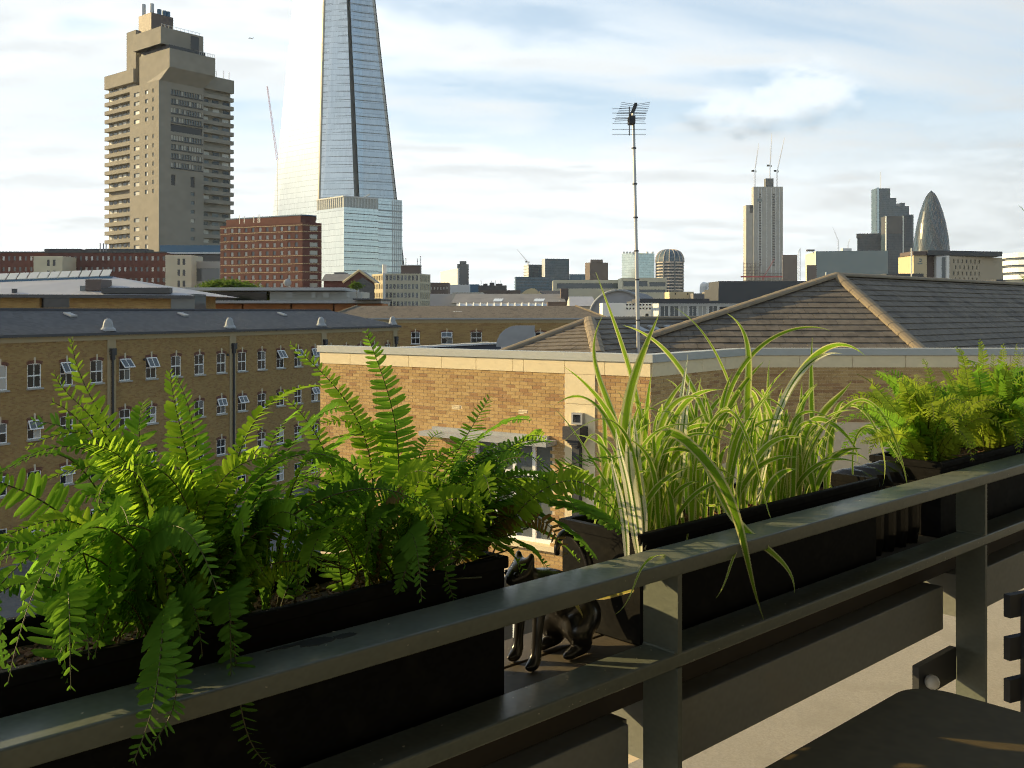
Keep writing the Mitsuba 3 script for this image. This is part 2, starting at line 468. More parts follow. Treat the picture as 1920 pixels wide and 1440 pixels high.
for (r, t), (u0, u1, za, zb) in zip(info, holes):
    C = L0 + dL * t + UP * za
    kk = round((t + .05) / 2.2)
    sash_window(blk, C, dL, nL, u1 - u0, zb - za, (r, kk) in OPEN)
    if r < 3:
        arch_and_sill(blk, C, dL, nL, u1 - u0, zb - za)
for j in range(-1, 4):
    t = 5.45 + 11.05 * j
    if TA < t < TB - .5:
        C = L0 + dL * t
        put(blk + '__pilaster', Mesh().slab(C - dL * .33 + nL * .004, dL * .66, nL * .06, UP * (EAVE - .003)), 'mat_stone_dull')
        p = Mesh().tube([C + nL * .15, C + nL * .15 + UP * (EAVE - 1.3)], .075, 8)
        p.box(C + nL * .17 + UP * (EAVE - 1.15), (.36, .26, .42), dL).box(C + nL * .15 + UP * (EAVE - 1.5), (.24, .2, .3), dL)
        put(blk + '__downpipe', p, 'mat_dark_metal')
        v = Mesh()                                          # domed roof vent at the eaves
        prof = [(.52, 0), (.50, .12), (.36, .24), (.30, .52), (.22, .70), (.08, .78)]
        for (w0, h0), (w1, h1) in zip(prof[:-1], prof[1:]):
            ring0 = [C - nL * .25 + dL * (w0 * math.cos(a)) - nL * (w0 * .8 * math.sin(a)) + UP * (EAVE + .12 + h0) for a in np.linspace(0, 2 * np.pi, 13)[:-1]]
            ring1 = [C - nL * .25 + dL * (w1 * math.cos(a)) - nL * (w1 * .8 * math.sin(a)) + UP * (EAVE + .12 + h1) for a in np.linspace(0, 2 * np.pi, 13)[:-1]]
            for i in range(12):
                v.quad(ring0[i], ring0[(i + 1) % 12], ring1[(i + 1) % 12], ring1[i])
        v.poly(ring1)
        put(blk + '__roof_vent', v, 'mat_lead', 40)
mat('stone_dull', (0.36, 0.29, 0.17), 0.9)
put(blk + '__eaves_band', Mesh().slab(LA + nL * .005 + UP * (EAVE - .42), dL * (TB - TA), nL * .08, UP * .30), 'mat_stone_dull')
put(blk + '__gutter', Mesh().slab(LA + nL * .0 + UP * (EAVE - .12), dL * (TB - TA), nL * .30, UP * .16), 'mat_dark_panel')
r = Mesh()
RA, RB = LA + nL * .25 + UP * (EAVE + .04), LB + nL * .25 + UP * (EAVE + .04)
RID = UP * 1.40 - nL * 4.4
r.quad(RA, RB, RB + RID - dL * 5.0, RA + RID)
r.quad(RA + RID, RB + RID - dL * 5.0, RB + 2 * RID - UP * 2.8, RA + 2 * RID - UP * 2.8)
r.poly([RB, RB + 2 * RID - UP * 2.8, RB + RID - dL * 5.0])


def slate_fn(p, n, uv):
    u = p.x * 0.421 + p.y * 0.907
    row = dr.floor(p.z / 0.075)
    k = cell_rand(dr.floor(u / 0.3 + 0.5 * row), row, 2)
    return mi.Color3f(0.034, 0.032, 0.031) * (0.7 + 0.6 * k)


mat('slate', proc(slate_fn), 0.6)
put(blk + '__roof', r, 'mat_slate')
put(blk + '__ridge', Mesh().tube([RA + RID, RB + RID - dL * 5.0], .11, 6), 'mat_dark_roof')
for t in (5.0, 14.8, 26):
    put(blk + '__rooflight', Mesh().box(L0 + dL * t - nL * 3.0 + UP * (EAVE + 1.13), (.5, .7, .12), dL, unit(UP + nL * .3)), 'mat_lead')
for t in (7.4, 15.2, 18.7):
    put(blk + '__vent_pipe', Mesh().tube([L0 + dL * (t + .75) + UP * (EYE - 3.05) - nL * .02, L0 + dL * (t + .75) + UP * (EYE - 3.05) + nL * .12], .09, 8), 'mat_dark_metal')

# ------------------------------------------------------------------ the cross block behind it
YC = 112.0
ca, cb = V3((690 - 960) / FPX * YC, YC), V3((1135 - 960) / FPX * YC, YC)
cross_ = thing('brick_cross_block', 'brown brick block at right angles behind the long one, with a low brown tiled roof', 'building')
EC = EYE - 0.72
cw = [(px, w) for px, w in ((779, 1.0), (838, 1.25), (893, 1.25), (985, 1.25), (1013, 1.25))]
hs = [((px - 960) / FPX * YC - ca[0] - w / 2, (px - 960) / FPX * YC - ca[0] + w / 2, EYE - 3.62, EYE - 2.25) for px, w in cw]
m = Mesh()
facade(m, ca, cb, 0, EC, hs, .1)
m.quad(V3(*cb, 0), V3(cb[0], cb[1] + 10, 0), V3(cb[0], cb[1] + 10, EC), V3(*cb, EC))
put(cross_ + '__wall', m, 'mat_brick_block')
for i, h in enumerate(hs):
    C = V3(ca[0] + (h[0] + h[1]) / 2, YC, h[2])
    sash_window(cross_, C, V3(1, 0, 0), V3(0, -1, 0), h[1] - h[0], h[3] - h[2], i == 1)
    arch_and_sill(cross_, C, V3(1, 0, 0), V3(0, -1, 0), h[1] - h[0], h[3] - h[2])
put(cross_ + '__eaves_band', Mesh().slab((ca[0], YC - .06, EC - .5), (cb[0] - ca[0], 0, 0), (0, .055, 0), (0, 0, .38)), 'mat_stone_dull')
put(cross_ + '__gutter', Mesh().slab((ca[0], YC - .35, EC - .12), (cb[0] - ca[0] + .3, 0, 0), (0, .34, 0), (0, 0, .16)), 'mat_lead')
c0, c1 = V3((606 - 960) / FPX * YC, YC - .3, EC + .02), V3(cb[0] + .3, YC - .3, EC + .02)
rz = EYE + .72
k0, k1 = V3(c0[0] + 3.2, YC + 4.2, rz), V3(c1[0] - 3.4, YC + 4.2, rz)
r = Mesh().quad(c0, c1, k1, k0).poly([c1, c1 + V3(0, 9, 0), k1]).quad(k0, k1, c1 + V3(0, 9, 0), c0 + V3(0, 9, 0)).poly([c0 + V3(0, 9, 0), c0, k0])
put(cross_ + '__roof', r, 'mat_roof_tile')
put(cross_ + '__hip', Mesh().tube([k1, c1], .14, 6), 'mat_ridge_tile')
put(cross_ + '__hip', Mesh().tube([k0, c0], .14, 6), 'mat_ridge_tile')
put(cross_ + '__rooflight', Mesh().box(at(858, 588, YC + 1.6) , (1.2, 1.0, .15), (1, 0, 0), unit(V3(0, -.33, 1))), 'mat_pale_panel')

# ------------------------------------------------------------------ flat-roofed brick building in front
FC = V3((1221 - 960) / FPX * 19.5, 19.5)                     # its near corner
FL = V3(-4.81, 24.8)
FI = V3((1397 - 960) / FPX * 22.85, 22.85)                   # the inner corner, where the next wing starts
FR = V3(16.5, 22.85)
PZ = EYE - 0.84
dF = unit(FC - FL)
nF = V3(dF[1], -dF[0], 0)
d3 = V3(*dF, 0)
LF = np.linalg.norm(FC - FL)
fu = lambda px: ((px - 960) / FPX * FL[1] - FL[0]) / (dF[0] - (px - 960) / FPX * dF[1])
stock = [(0.375, 0.235, 0.092), (0.44, 0.295, 0.122), (0.29, 0.155, 0.068)]
mat('brick_front', brick_tone(FL, dF, 0.225, 0.075, stock), 0.92)
dRF = unit(FI - FC)
mat('brick_side', brick_tone(FC, dRF, 0.225, 0.075, stock), 0.92)
fb = thing('flat_roofed_brick_house', 'flat-roofed yellow brick building with cream stone band and grey coping, just beyond the planters', 'building')
# shell walls just behind the bricks
opening = (fu(885), fu(1036), EYE - 4.95, EYE - 2.78)
opening2 = (fu(885), fu(1036), EYE - 8.2, EYE - 5.75)
m = Mesh()
facade(m, FL, FC, 0, PZ - .16, [opening, opening2], .22)
facade(m, FC, FI, 0, PZ - .16, [], .2)
facade(m, FI, FR, 0, PZ - .16, [], .2)
facade(m, V3(FL[0] + 4, FL[1] + 9), FL, 0, PZ - .16, [], .2)
put(fb + '__wall', m, 'mat_mortar')
g = Mesh()
flat(g, Polygon([FL, FC, FI, FR, V3(16.5, 36), V3(-1, 36)]), lambda q: np.c_[q, np.full(len(q), PZ - .42)])
put(fb + '__flat_roof', g, 'mat_membrane')


def lay_bricks(key, A, d, u0, u1, ztop, zbot, bsdf, out, spare=(), proud=.012, parts=0):
    """Bricks in stretcher bond on a wall; the first `parts` of them as pieces of their own, the others joined."""
    n = V3(d[1], -d[0], 0)
    dd = V3(*d, 0)
    r0 = int(math.floor((EYE - ztop) / .075 + .5))
    r1 = int((EYE - zbot) / .075)
    todo = []
    for row in range(r0, r1):
        z1 = EYE - row * .075 - .005
        off = .5 * (row % 2)
        c = int(math.floor(u0 / .225)) - 1
        while True:
            a, b = (c - off) * .225 + .005, (c - off + 1) * .225 - .005
            c += 1
            if a > u1:
                break
            a, b = max(a, u0), min(b, u1)
            if b - a < .03:
                continue
            mid = (a + b) / 2
            if any(s[0] < mid < s[1] and s[2] < z1 - .03 < s[3] for s in spare):
                continue
            todo.append((a, b, z1))
    rng = np.random.default_rng(5)
    rest = Mesh()
    order = np.arange(len(todo))
    for k in order:
        a, b, z1 = todo[k]
        pr = proud + rng.uniform(-.003, .003)
        o = V3(A[0] + d[0] * a, A[1] + d[1] * a, z1 - .065) + n * .001
        m = rest if k >= parts else Mesh()
        m.slab(o, dd * (b - a), n * pr, UP * .065)
        if k < parts:
            put(f'{key}__brick', m, bsdf)
    if rest.n:
        put(f'{key}__brickwork', rest, bsdf, kind='stuff')


W = fb + '__wall'
PIL0, PIL1 = fu(1060), fu(1118)
BT = PZ - .16 - .29                                          # top of the brickwork
air = [(fu(848), fu(848) + .22, EYE - 2.20, EYE - 2.11), (fu(973), fu(973) + .22, EYE - 2.20, EYE - 2.11)]
airb = [(a - .01, b + .01, c - .01, e + .01) for a, b, c, e in air]
sp = [(PIL0, PIL1, -99, 99), opening, opening2, *airb]
lay_bricks(W, FL, dF, .0, LF, BT, EYE - 5.6, 'mat_brick_front', 0, sp, parts=300)
lay_bricks(W, FC, dRF, .0, np.linalg.norm(FI - FC), BT, EYE - 3.4, 'mat_brick_side', 0)
lay_bricks(W, FI, V3(1, 0), .0, FR[0] - FI[0], BT, EYE - 2.6, 'mat_brick_side', 0)
# stone band in blocks, with recessed joints
cuts = [0, *[fu(p) for p in (658, 713, 768, 829, 894, 963, 983, 1060, 1135)], LF]
cuts = sorted(cuts)


def stones(A, d, cuts, z0, z1, proud, name='stone_block'):
    n = V3(d[1], -d[0], 0)
    for a, b in zip(cuts[:-1], cuts[1:]):
        o = V3(A[0] + d[0] * (a + .006), A[1] + d[1] * (a + .006), z0) + n * .001
        put(f'{W}__{name}', Mesh().slab(o, V3(*d, 0) * (b - a - .012), n * proud, UP * (z1 - z0)), 'mat_stone')


stones(FL, dF, cuts, BT + .008, PZ - .168, .03)
stones(FC, dRF, [.0, 1.0, 2.1, 3.2, np.linalg.norm(FI - FC) - .04], BT + .008, PZ - .168, .03)
stones(FI, V3(1, 0), list(np.arange(.04, 11, 1.22)), BT + .008, PZ - .168, .03)
for i in range(7):                                          # the stone pilaster
    z1 = BT - i * .62
    stones(FL, dF, [PIL0 + .005, PIL1 - .005], z1 - .612, z1, .035)
cop = Mesh()


def coping(m, A, B, e0=.06, e1=.06):
    d = unit(B - A)
    n = V3(d[1], -d[0], 0)
    o = V3(*A, PZ - .16) - V3(*d, 0) * e0 + n * .065
    m.slab(o, V3(*d, 0) * (np.linalg.norm(B - A) + e0 + e1), -n * .34, UP * .16)


for A, B, e0, e1 in ((FL, FC, .07, .062), (FC, FI, -.055, -.05), (FI, FR, .02, 0)):
    m = Mesh()
    coping(m, A, B, e0, e1)
    put(fb + '__coping', m, 'mat_coping')
# the far parapet with its pale upstand
q0, q1 = at(700, 657, 24.6), at(935, 645, 27.3)
put(fb + '__upstand', Mesh().slab(q0 - UP * .5, q1 - q0, V3(.06, .2, 0), UP * .5), 'mat_membrane')
put(fb + '__upstand_cap', Mesh().slab(q0 + UP * .002 + V3(-.02, -.1, 0), q1 - q0, V3(.08, .4, 0), UP * .05), 'mat_white_panel')
for a, b, c, e in air:
    m = Mesh()
    for i in range(3):
        m.slab(V3(FL[0] + dF[0] * a, FL[1] + dF[1] * a, c + i * .031) + nF * .002, d3 * (b - a), nF * .013, UP * .022)
    put(W + '__air_brick', m, 'mat_stone')
# window band under a lead canopy
m = Mesh()
cu0, cu1 = fu(808), fu(1045)
o = V3(*FL, 0) + d3 * cu0 + UP * (EYE - 2.80)
m.slab(o + nF * .02, d3 * (cu1 - cu0), nF * .42, UP * .10)
put(fb + '__canopy', m, 'mat_lead')
put(fb + '__canopy_flashing', Mesh().slab(o + nF * .015 + UP * .101 + d3 * .12, d3 * (cu1 - cu0 - .3), nF * .10, UP * .08), 'mat_lead')
for op, nm in ((opening, 'mat_glass_grey'), (opening2, 'mat_glass_dark')):
    f = Mesh()
    P = lambda u, z, k: V3(*FL, 0) + d3 * u + UP * z - nF * k
    for i in range(5):
        u = op[0] + (op[1] - op[0] - .08) * i / 4
        f.slab(P(u, op[2], .12), d3 * .08, -nF * .07, UP * (op[3] - op[2]))
    for z in (op[2], (op[2] * .35 + op[3] * .65), op[3] - .08):
        f.slab(P(op[0] + .08, z, .125), d3 * (op[1] - op[0] - .16), -nF * .06, UP * .08)
    k = put(fb + '__window', f, 'mat_upvc')
    for i in range(4):
        u = op[0] + .08 + (op[1] - op[0] - .08) * i / 4
        u2 = u + (op[1] - op[0] - .08) / 4 - .08
        put(k + '__pane', Mesh().quad(P(u, op[2], .17), P(u2, op[2], .17), P(u2, op[3], .17), P(u, op[3], .17)), nm)
    put(fb + '__sill', Mesh().slab(P(op[0] - .1, op[2] - .1, -.1), d3 * (op[1] - op[0] + .2), -nF * .2, UP * .1), 'mat_stone')
# rainwater hopper, overflow box and pipe on the pilaster
hx = fu(1087)
P = lambda u, z, k: V3(*FL, 0) + d3 * u + UP * z + nF * k
m = Mesh().slab(P(hx - .2, EYE - 2.62, .04), d3 * .42, nF * .32, UP * .27)
for i in range(4):
    w0 = .16 - .03 * i
    m.slab(P(hx - w0, EYE - 2.66 - .04 * i, .05), d3 * 2 * w0, nF * (.26 - .03 * i), UP * .039)
put(fb + '__hopper', m, 'mat_dark_metal')
put(fb + '__downpipe', Mesh().slab(P(hx - .085, 0, .05), d3 * .17, nF * .12, UP * (EYE - 2.79)), 'mat_dark_metal')
m = Mesh()
for u0, u1, z0, z1 in ((-.12, .14, -2.32, -2.28), (-.12, .14, -2.12, -2.08), (-.12, -.08, -2.28, -2.12), (.10, .14, -2.28, -2.12)):
    m.slab(P(hx + u0, EYE + z0, .037), d3 * (u1 - u0), nF * .10, UP * (z1 - z0))
k = put(fb + '__overflow_box', m, 'mat_steel')
put(k + '__opening', Mesh().slab(P(hx - .08, EYE - 2.28, .038), d3 * .18, nF * .01, UP * .16), 'mat_dark_panel')


# ------------------------------------------------------------------ tiled hip roofs on the flat roof
def tiled(key, poly, tw, th, thick, bsdf, parts=0, under='mat_dark_roof', seed=3):
    """Lays overlapping tiles on a planar polygon; poly[0] to poly[1] is the eaves."""
    P = [np.asarray(p, float) for p in poly]
    ex = unit(P[1] - P[0])
    n = unit(np.cross(P[1] - P[0], P[2] - P[0]))
    if n[2] < 0:
        n = -n
    ey = np.cross(n, ex)
    if ey[2] < 0:
        ey, ex = -ey, ex
    q = np.array([[(p - P[0]) @ ex, (p - P[0]) @ ey] for p in P])
    pg = Polygon(q).buffer(0)
    g = Mesh()
    flat(g, pg, lambda w: P[0] + w[:, :1] * ex + w[:, 1:] * ey - n * .03)
    put(f'{key}__slope', g, under)
    x0, y0, x1, y1 = pg.bounds
    rng = np.random.default_rng(seed)
    rest, count = Mesh(), 0
    jobs = []
    for r in range(int((y1 - y0) / th) + 1):
        ya = y0 + r * th
        off = (r % 2) * tw / 2
        for c in range(-1, int((x1 - x0) / tw) + 2):
            xa = x0 + c * tw - off
            cell = sbox(xa + .004, ya, xa + tw - .004, ya + th * 1.04).intersection(pg)
            if cell.is_empty or cell.area < .12 * tw * th:
                continue
            jobs.append((cell, ya))
    far = [-(P[0] + j[0].centroid.x * ex + j[0].centroid.y * ey)[1] for j in jobs]
    for rank, k in enumerate(np.argsort(far)[::-1]):
        cell, ya = jobs[k]
        for gm in getattr(cell, 'geoms', [cell]):
            if gm.geom_type != 'Polygon' or gm.area < 1e-4:
                continue
            pts = np.array(gm.exterior.coords)[:-1]
            if Polygon(pts).exterior.is_ccw is False:
                pts = pts[::-1]
            lift = rng.uniform(-.003, .003)
            hgt = thick * (1.25 - (pts[:, 1] - ya) / th) + lift
            top = P[0] + pts[:, :1] * ex + pts[:, 1:] * ey + hgt[:, None] * n
            bot = top - n * thick
            m = rest if rank >= parts else Mesh()
            m.poly(top)
            for i in range(len(pts)):
                j = (i + 1) % len(pts)
                m.quad(bot[i], bot[j], top[j], top[i])
            if m is not rest:
                put(f'{key}__tile', m, bsdf)
    if rest.n:
        put(f'{key}__tiling', rest, bsdf, kind='stuff')


def hip_line(key, a, b, r, seg=.42, name='hip_tile'):
    a, b = np.asarray(a, float), np.asarray(b, float)
    d = unit(b - a)
    L = np.linalg.norm(b - a)
    n = max(1, round(L / seg))
    for i in range(n):
        p0, p1 = a + d * L * i / n, a + d * (L * (i + 1) / n + .02)
        side = unit(np.cross(d, UP))
        up = np.cross(side, d)
        pts = lambda p, s: [p + side * (r * s * math.cos(t)) + up * (r * s * .62 * math.sin(t)) for t in np.linspace(-.2, math.pi + .2, 8)]
        A_, B_ = pts(p0, 1.0), pts(p1, 1.07)
        m = Mesh()
        for j in range(7):
            m.quad(A_[j], A_[j + 1], B_[j + 1], B_[j])
        m.poly(A_).poly(B_[::-1])
        put(f'{key}__{name}', m, 'mat_ridge_tile', 40)


hip1 = thing('small_hipped_roof', 'small brown tiled hipped roof rising behind the coping of the flat-roofed brick building', 'roof')
ap = at(1105, 601, 24.2)
bl, br = at(945, 661, 22.9), at(1120, 657, 21.6)
ext = lambda a, b, k: a + (b - a) * k
tiled(hip1, [ext(ap, bl, 1.2), ext(ap, br, 1.2), ap], .33, .27, .024, 'mat_roof_tile', 40)
re = V3(5.3, 28.2, ap[2])
tiled(hip1, [ext(ap, br, 1.2), ext(ap, br, 1.2) + V3(3.7, 4.7, 0), re, ap], .33, .27, .024, 'mat_roof_tile', 80)
hip_line(hip1, ap + UP * .02, ext(ap, bl, 1.15) + UP * .02, .13)
hip_line(hip1, ap + UP * .02, ext(ap, br, 1.15) + UP * .02, .15)
hip_line(hip1, ap + UP * .02, re + UP * .02, .12, name='ridge_tile')
sn = unit(np.cross(ext(ap, br, 1.2) - ap, re - ap))
sn = sn if sn[2] > 0 else -sn
for px, py, Yk in ((1203, 614, 24.6), (1232, 613, 25.1), (1262, 612, 25.7)):
    c = at(px, py, Yk)
    c = c + sn * ((ap - c) @ sn + .05)
    put(hip1 + '__rooflight', Mesh().box(c, (.40, .26, .07), unit(np.cross(sn, unit(re - ap))), sn), 'mat_lead')
put(hip1 + '__curved_vent', Mesh().tri(trimesh.creation.extrude_polygon(Polygon([(0, 0), *[(.55 * math.cos(t), .55 * math.sin(t)) for t in np.linspace(math.pi, math.pi / 2, 9)], (.45, .55), (.45, 0), (-.55, 0)]).buffer(0), .06, engine='earcut').apply_transform(np.array([[1, 0, 0, at(970, 650, 25.5)[0]], [0, 0, -1, 25.5], [0, 1, 0, at(970, 650, 25.5)[2]], [0, 0, 0, 1]]))), 'mat_lead')

hip2 = thing('large_hipped_roof', 'large brown tiled hipped roof with a pale hip, behind the grass planter at right', 'roof')
ax = V3(8.73, 26.5, EYE + .96)
l0, r0_ = V3(2.46, 23.5, EYE - .88), V3(9.70, 23.5, EYE - .89)
tiled(hip2, [ext(ax, l0, 1.08), ext(ax, r0_, 1.08), ax], .33, .27, .024, 'mat_roof_tile', 170)
rg = V3(8.73 + .73 * 13.2, 26.5 + .68 * 13.2, EYE + .96)
tiled(hip2, [ext(ax, r0_, 1.08), ext(ax, r0_, 1.08) + V3(.73 * 13.4, .68 * 13.4, 0), rg, ax], .33, .27, .024, 'mat_roof_tile', 130)
hip_line(hip2, ax + UP * .02, ext(ax, l0, 1.06) + UP * .02, .15)
hip_line(hip2, ax + UP * .02, ext(ax, r0_, 1.06) + UP * .02, .17)
hip_line(hip2, ax + UP * .02, rg + UP * .02, .13, name='ridge_tile')

# ------------------------------------------------------------------ television mast
mast = thing('aerial_mast', 'tall thin grey steel mast carrying a spiky television aerial, standing behind the brick parapet', 'aerial')
mt, mb = at(1187, 212, 22.4), at(1198, 660, 22.4)
m = Mesh().tube([mb - UP * .6, mb + (mt - mb) * .42], .045, 12).tube([mb + (mt - mb) * .42, mt], .036, 12)
put(mast + '__pole', m, 'mat_steel', 40)
for k in (.13, .30, .42, .56, .70, .85):
    put(mast + '__clamp', Mesh().tube([mb + (mt - mb) * k, mb + (mt - mb) * (k + .006)], .054, 10), 'mat_dark_metal')
b0, b1 = at(1180, 226, 22.1), at(1192, 196, 23.3)
put(mast + '__boom', Mesh().tube([b0, b1], .022, 6), 'mat_dark_metal')
for i in range(11):
    c = b0 + (b1 - b0) * i / 10
    tilt = (i / 10 - .3) * .14
    m = Mesh()
    for s in (-1, 1):
        m.tube([c, c + V3(s * .34, .0, .34 * tilt + (.02 if i > 8 else 0))], .0055, 5)
    m.box(c, (.07, .04, .08))
    put(mast + '__element', m, 'mat_dark_metal')
for py in (204, 212, 222, 232, 243, 252):
    a, b = at(1148, py, 22.0), at(1211, py, 22.0)
    put(mast + '__reflector_rod', Mesh().tube([a, b], .0055, 5), 'mat_dark_metal')
put(mast + '__bracket', Mesh().tube([at(1180, 200, 22.0), at(1180, 254, 22.0)], .012, 6).box(at(1184, 226, 22.2), (.14, .3, .16)), 'mat_dark_metal')

# ------------------------------------------------------------------ the city beyond: middle distance
def curtain(base, dark, pw, ph, var=0.35, gap=0.06):
    """Curtain-wall glazing too far away to build pane by pane: a tone per pane and thin joints."""
    def fn(p, n, uv):
        u = (p.x * -n.y + p.y * n.x) / pw
        v = p.z / ph
        k = cell_rand(dr.floor(u), dr.floor(v), 4)
        big = fbm(p.x * .02, p.y * .02, p.z * .03, 3)
        c = mix(base, dark, dr.clip(k * var + (big - .5) * .8, 0, 1))
        fu, fv = u - dr.floor(u), v - dr.floor(v)
        j = dr.maximum(dr.select(fu < gap, 1.0, 0.0) * .35, dr.select(fv < gap * 2.2, 1.0, 0.0) * .7)
        return c * (1 - .5 * j)
    return proc(fn)


mat('shard_glass', curtain((0.62, 0.67, 0.69), (0.46, 0.51, 0.53), 1.5, 3.9, .5, .04), 0.14, 0.8, 0.62)
mat('place_glass', curtain((0.66, 0.71, 0.71), (0.50, 0.56, 0.57), 1.5, 3.9, .5, .04), 0.14, 0.9, 0.62)
mat('spire_line', (0.30, 0.33, 0.34), 0.5)
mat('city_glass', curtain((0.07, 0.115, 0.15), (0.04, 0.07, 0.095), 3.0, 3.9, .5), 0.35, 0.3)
mat('city_dark', curtain((0.032, 0.055, 0.08), (0.016, 0.03, 0.05), 3.0, 3.9, .5), 0.35, 0.25)
mat('egg_glass', curtain((0.022, 0.056, 0.095), (0.013, 0.034, 0.062), 3.0, 3.9, .5), 0.26, 0.4)
mat('shard_edge', (0.62, 0.56, 0.44), 0.6)
mat('foliage_far', speckle((0.085, 0.13, 0.022), 0.35, 2.0), 0.8)
mat('stripe_stone', (0.46, 0.40, 0.34), 0.8)
mat('warm_stone', (0.52, 0.43, 0.26), 0.85)

# hall with a pale metal hipped roof, behind the long block
Yh = 108.0
hall = thing('metal_roofed_hall', 'low hall with broad pale grey metal roof and glazed ridge, behind the long brick block', 'building')
hp = [V3((-60 - 960) / FPX * Yh, Yh), V3((322 - 960) / FPX * Yh, Yh), V3((322 - 960) / FPX * Yh, Yh + 16), V3((-60 - 960) / FPX * Yh, Yh + 16)]
hz0 = zz(552, Yh)
m = Mesh()
Lh = np.linalg.norm(hp[1] - hp[0])
ux = lambda px: (px - 960) / FPX * Yh - hp[0][0]
hh = [(ux(74), ux(130), zz(577, Yh), zz(556, Yh))]
facade(m, hp[0], hp[1], 0, hz0, hh, .5)
facade(m, hp[1], hp[2], 0, hz0, [], .5)
put(hall + '__wall', m, 'mat_brick_block')
panes(hall, hp[0], hp[1], hh, .5, 'mat_glass_dark')
put(hall + '__glazed_corner', Mesh().slab((hp[1][0] + .01, Yh - .3, 0), (2.6, 0, 0), (0, 4, 0), (0, 0, zz(551, Yh))), 'mat_glass_grey')
e0, e1 = V3(hp[0][0] - 1, Yh - 1.0, hz0 + .03), V3((368 - 960) / FPX * Yh, Yh - 1.0, hz0 - .12)
t0, t1 = at(-60, 529, Yh + 8), at(212, 519, Yh + 8)
r = Mesh().quad(e0, e1, t1, t0).poly([e1, e1 + V3(0, 18, 0), t1]).quad(t0, t1, e1 + V3(0, 18, 0), e0 + V3(0, 18, 0))
put(hall + '__roof', r, 'mat_grey_metal')
sm = Mesh()
for i in range(1, 40):
    a, b = ext(e0, e1, i / 40), ext(t0, t1, i / 40)
    if i < 33:
        sm.tube([a + UP * .02, b + UP * .02], .035, 4)
put(hall + '__roof_seams', sm, 'mat_grey_metal', kind='stuff')
put(hall + '__fascia', Mesh().slab(e0 - UP * .36, e1 - e0, V3(0, .3, 0), UP * .35), 'mat_dark_panel')
for i in range(14):
    a, b = ext(t0, t1, i / 14), ext(t0, t1, (i + .86) / 14)
    put(hall + '__ridge_light', Mesh().slab(a + V3(0, -.7, .05), b - a, V3(0, .9, .75), V3(0, -.06, .08)), 'mat_pale_panel')
put(hall + '__ridge_base', Mesh().slab(t0 + V3(0, -.9, -.25), t1 - t0, V3(0, 1.8, 0), UP * .28), 'mat_blue_trim')
put(hall + '__plant_box', Mesh().slab(at(160, 545, Yh + .5), V3(1.7, 0, 0), V3(0, 3, 0), UP * 1.25), 'mat_brown_tower')
put(hall + '__plant_box', Mesh().slab(at(150, 546, Yh + .7), V3(.58, 0, 0), V3(0, 3, 0), UP * .6), 'mat_glass_grey')
put(hall + '__dark_clerestory', Mesh().slab(at(190, 550, Yh - .8), V3(7.4, 0, 0), V3(0, 1, 0), UP * .62), 'mat_dark_panel')
put(hall + '__vent', Mesh().slab(at(22, 550, Yh - .5), V3(.4, 0, 0), V3(0, .4, 0), UP * .5), 'mat_dark_panel')

# long low red brick hospital wing with two cream stair blocks
wing = building('red_brick_wing', 'long low dark red brick wing with rows of small windows, below the concrete tower', 'building',
                front(-40, 312, 390, 25), zz(474, 390), 'mat_red_brick', 'mat_dark_roof', wins=[dict(edge=0, n=34, rows=rows_of(zz(476, 390), 4.3, 3, 2.6, .9), wf=.42, mat='mat_glass_grey', alt='mat_pale_panel')], seed=3)
band(wing, front(-40, 312, 390, 25), [zz(474, 390)], .5, .3, 'mat_dark_panel', 'parapet', [0])
for x0, x1 in ((83, 150), (160, 275)):
    put(wing + '__roof_plant', Mesh().slab(at(x0, 474, 400), V3((x1 - x0) / FPX * 400, 0, 0), V3(0, 8, 0), UP * 1.6), 'mat_dark_panel')
for p in (188, 194, 199):
    put(wing + '__flue', Mesh().tube([at(p, 472, 395), at(p, 456, 395)], .22, 6), 'mat_grey_metal')
for i, (a, b, yt) in enumerate(((63, 117, 480), (310, 359, 478))):
    fr_ = front(a, b, 378, 14)
    w_ = fr_[1][0] - fr_[0][0]
    building('cream_stair_block', ('cream rendered stair block at far left against the red brick hospital wing', 'cream rendered stair block right below the concrete tower, beside the red brick wing')[i], 'building',
             fr_, zz(yt, 378), 'mat_cream', wins=[dict(edge=0, holes=[(w_ * u, w_ * (u + .10), z0, z1) for u in (.46, .66) for z0, z1 in rows_of(zz(yt + 3, 378), 4.2, 3, 3.2, .8)], mat='mat_glass_dark')], seed=5 + i)
building('grey_annex', 'low flat grey annex between the cream stair block and the red brick slab', 'building', front(359, 416, 384, 14), zz(490, 384), 'mat_concrete_grey',
         wins=[dict(edge=0, holes=[(1, 11, zz(527, 384), zz(503, 384))], mat='mat_glass_grey')])
link = thing('blue_link_bridge', 'dark blue glazed link building at the foot of the concrete tower', 'building')
put(link + '__body', Mesh().slab(at(300, 475, 410), V3(27, 0, 0), V3(0, 8, 0), UP * 3.4), 'mat_blue_trim')
put(link + '__roof_edge', Mesh().slab(at(296, 476, 408), V3(29, 0, 0), V3(0, 9, 0), UP * .7), 'mat_pale_panel')
put(link + '__base', Mesh().slab(V3((312 - 960) / FPX * 412, 412, 0), V3(24, 0, 0), V3(0, 8, 0), UP * (zz(477, 412))), 'mat_glass_dark')

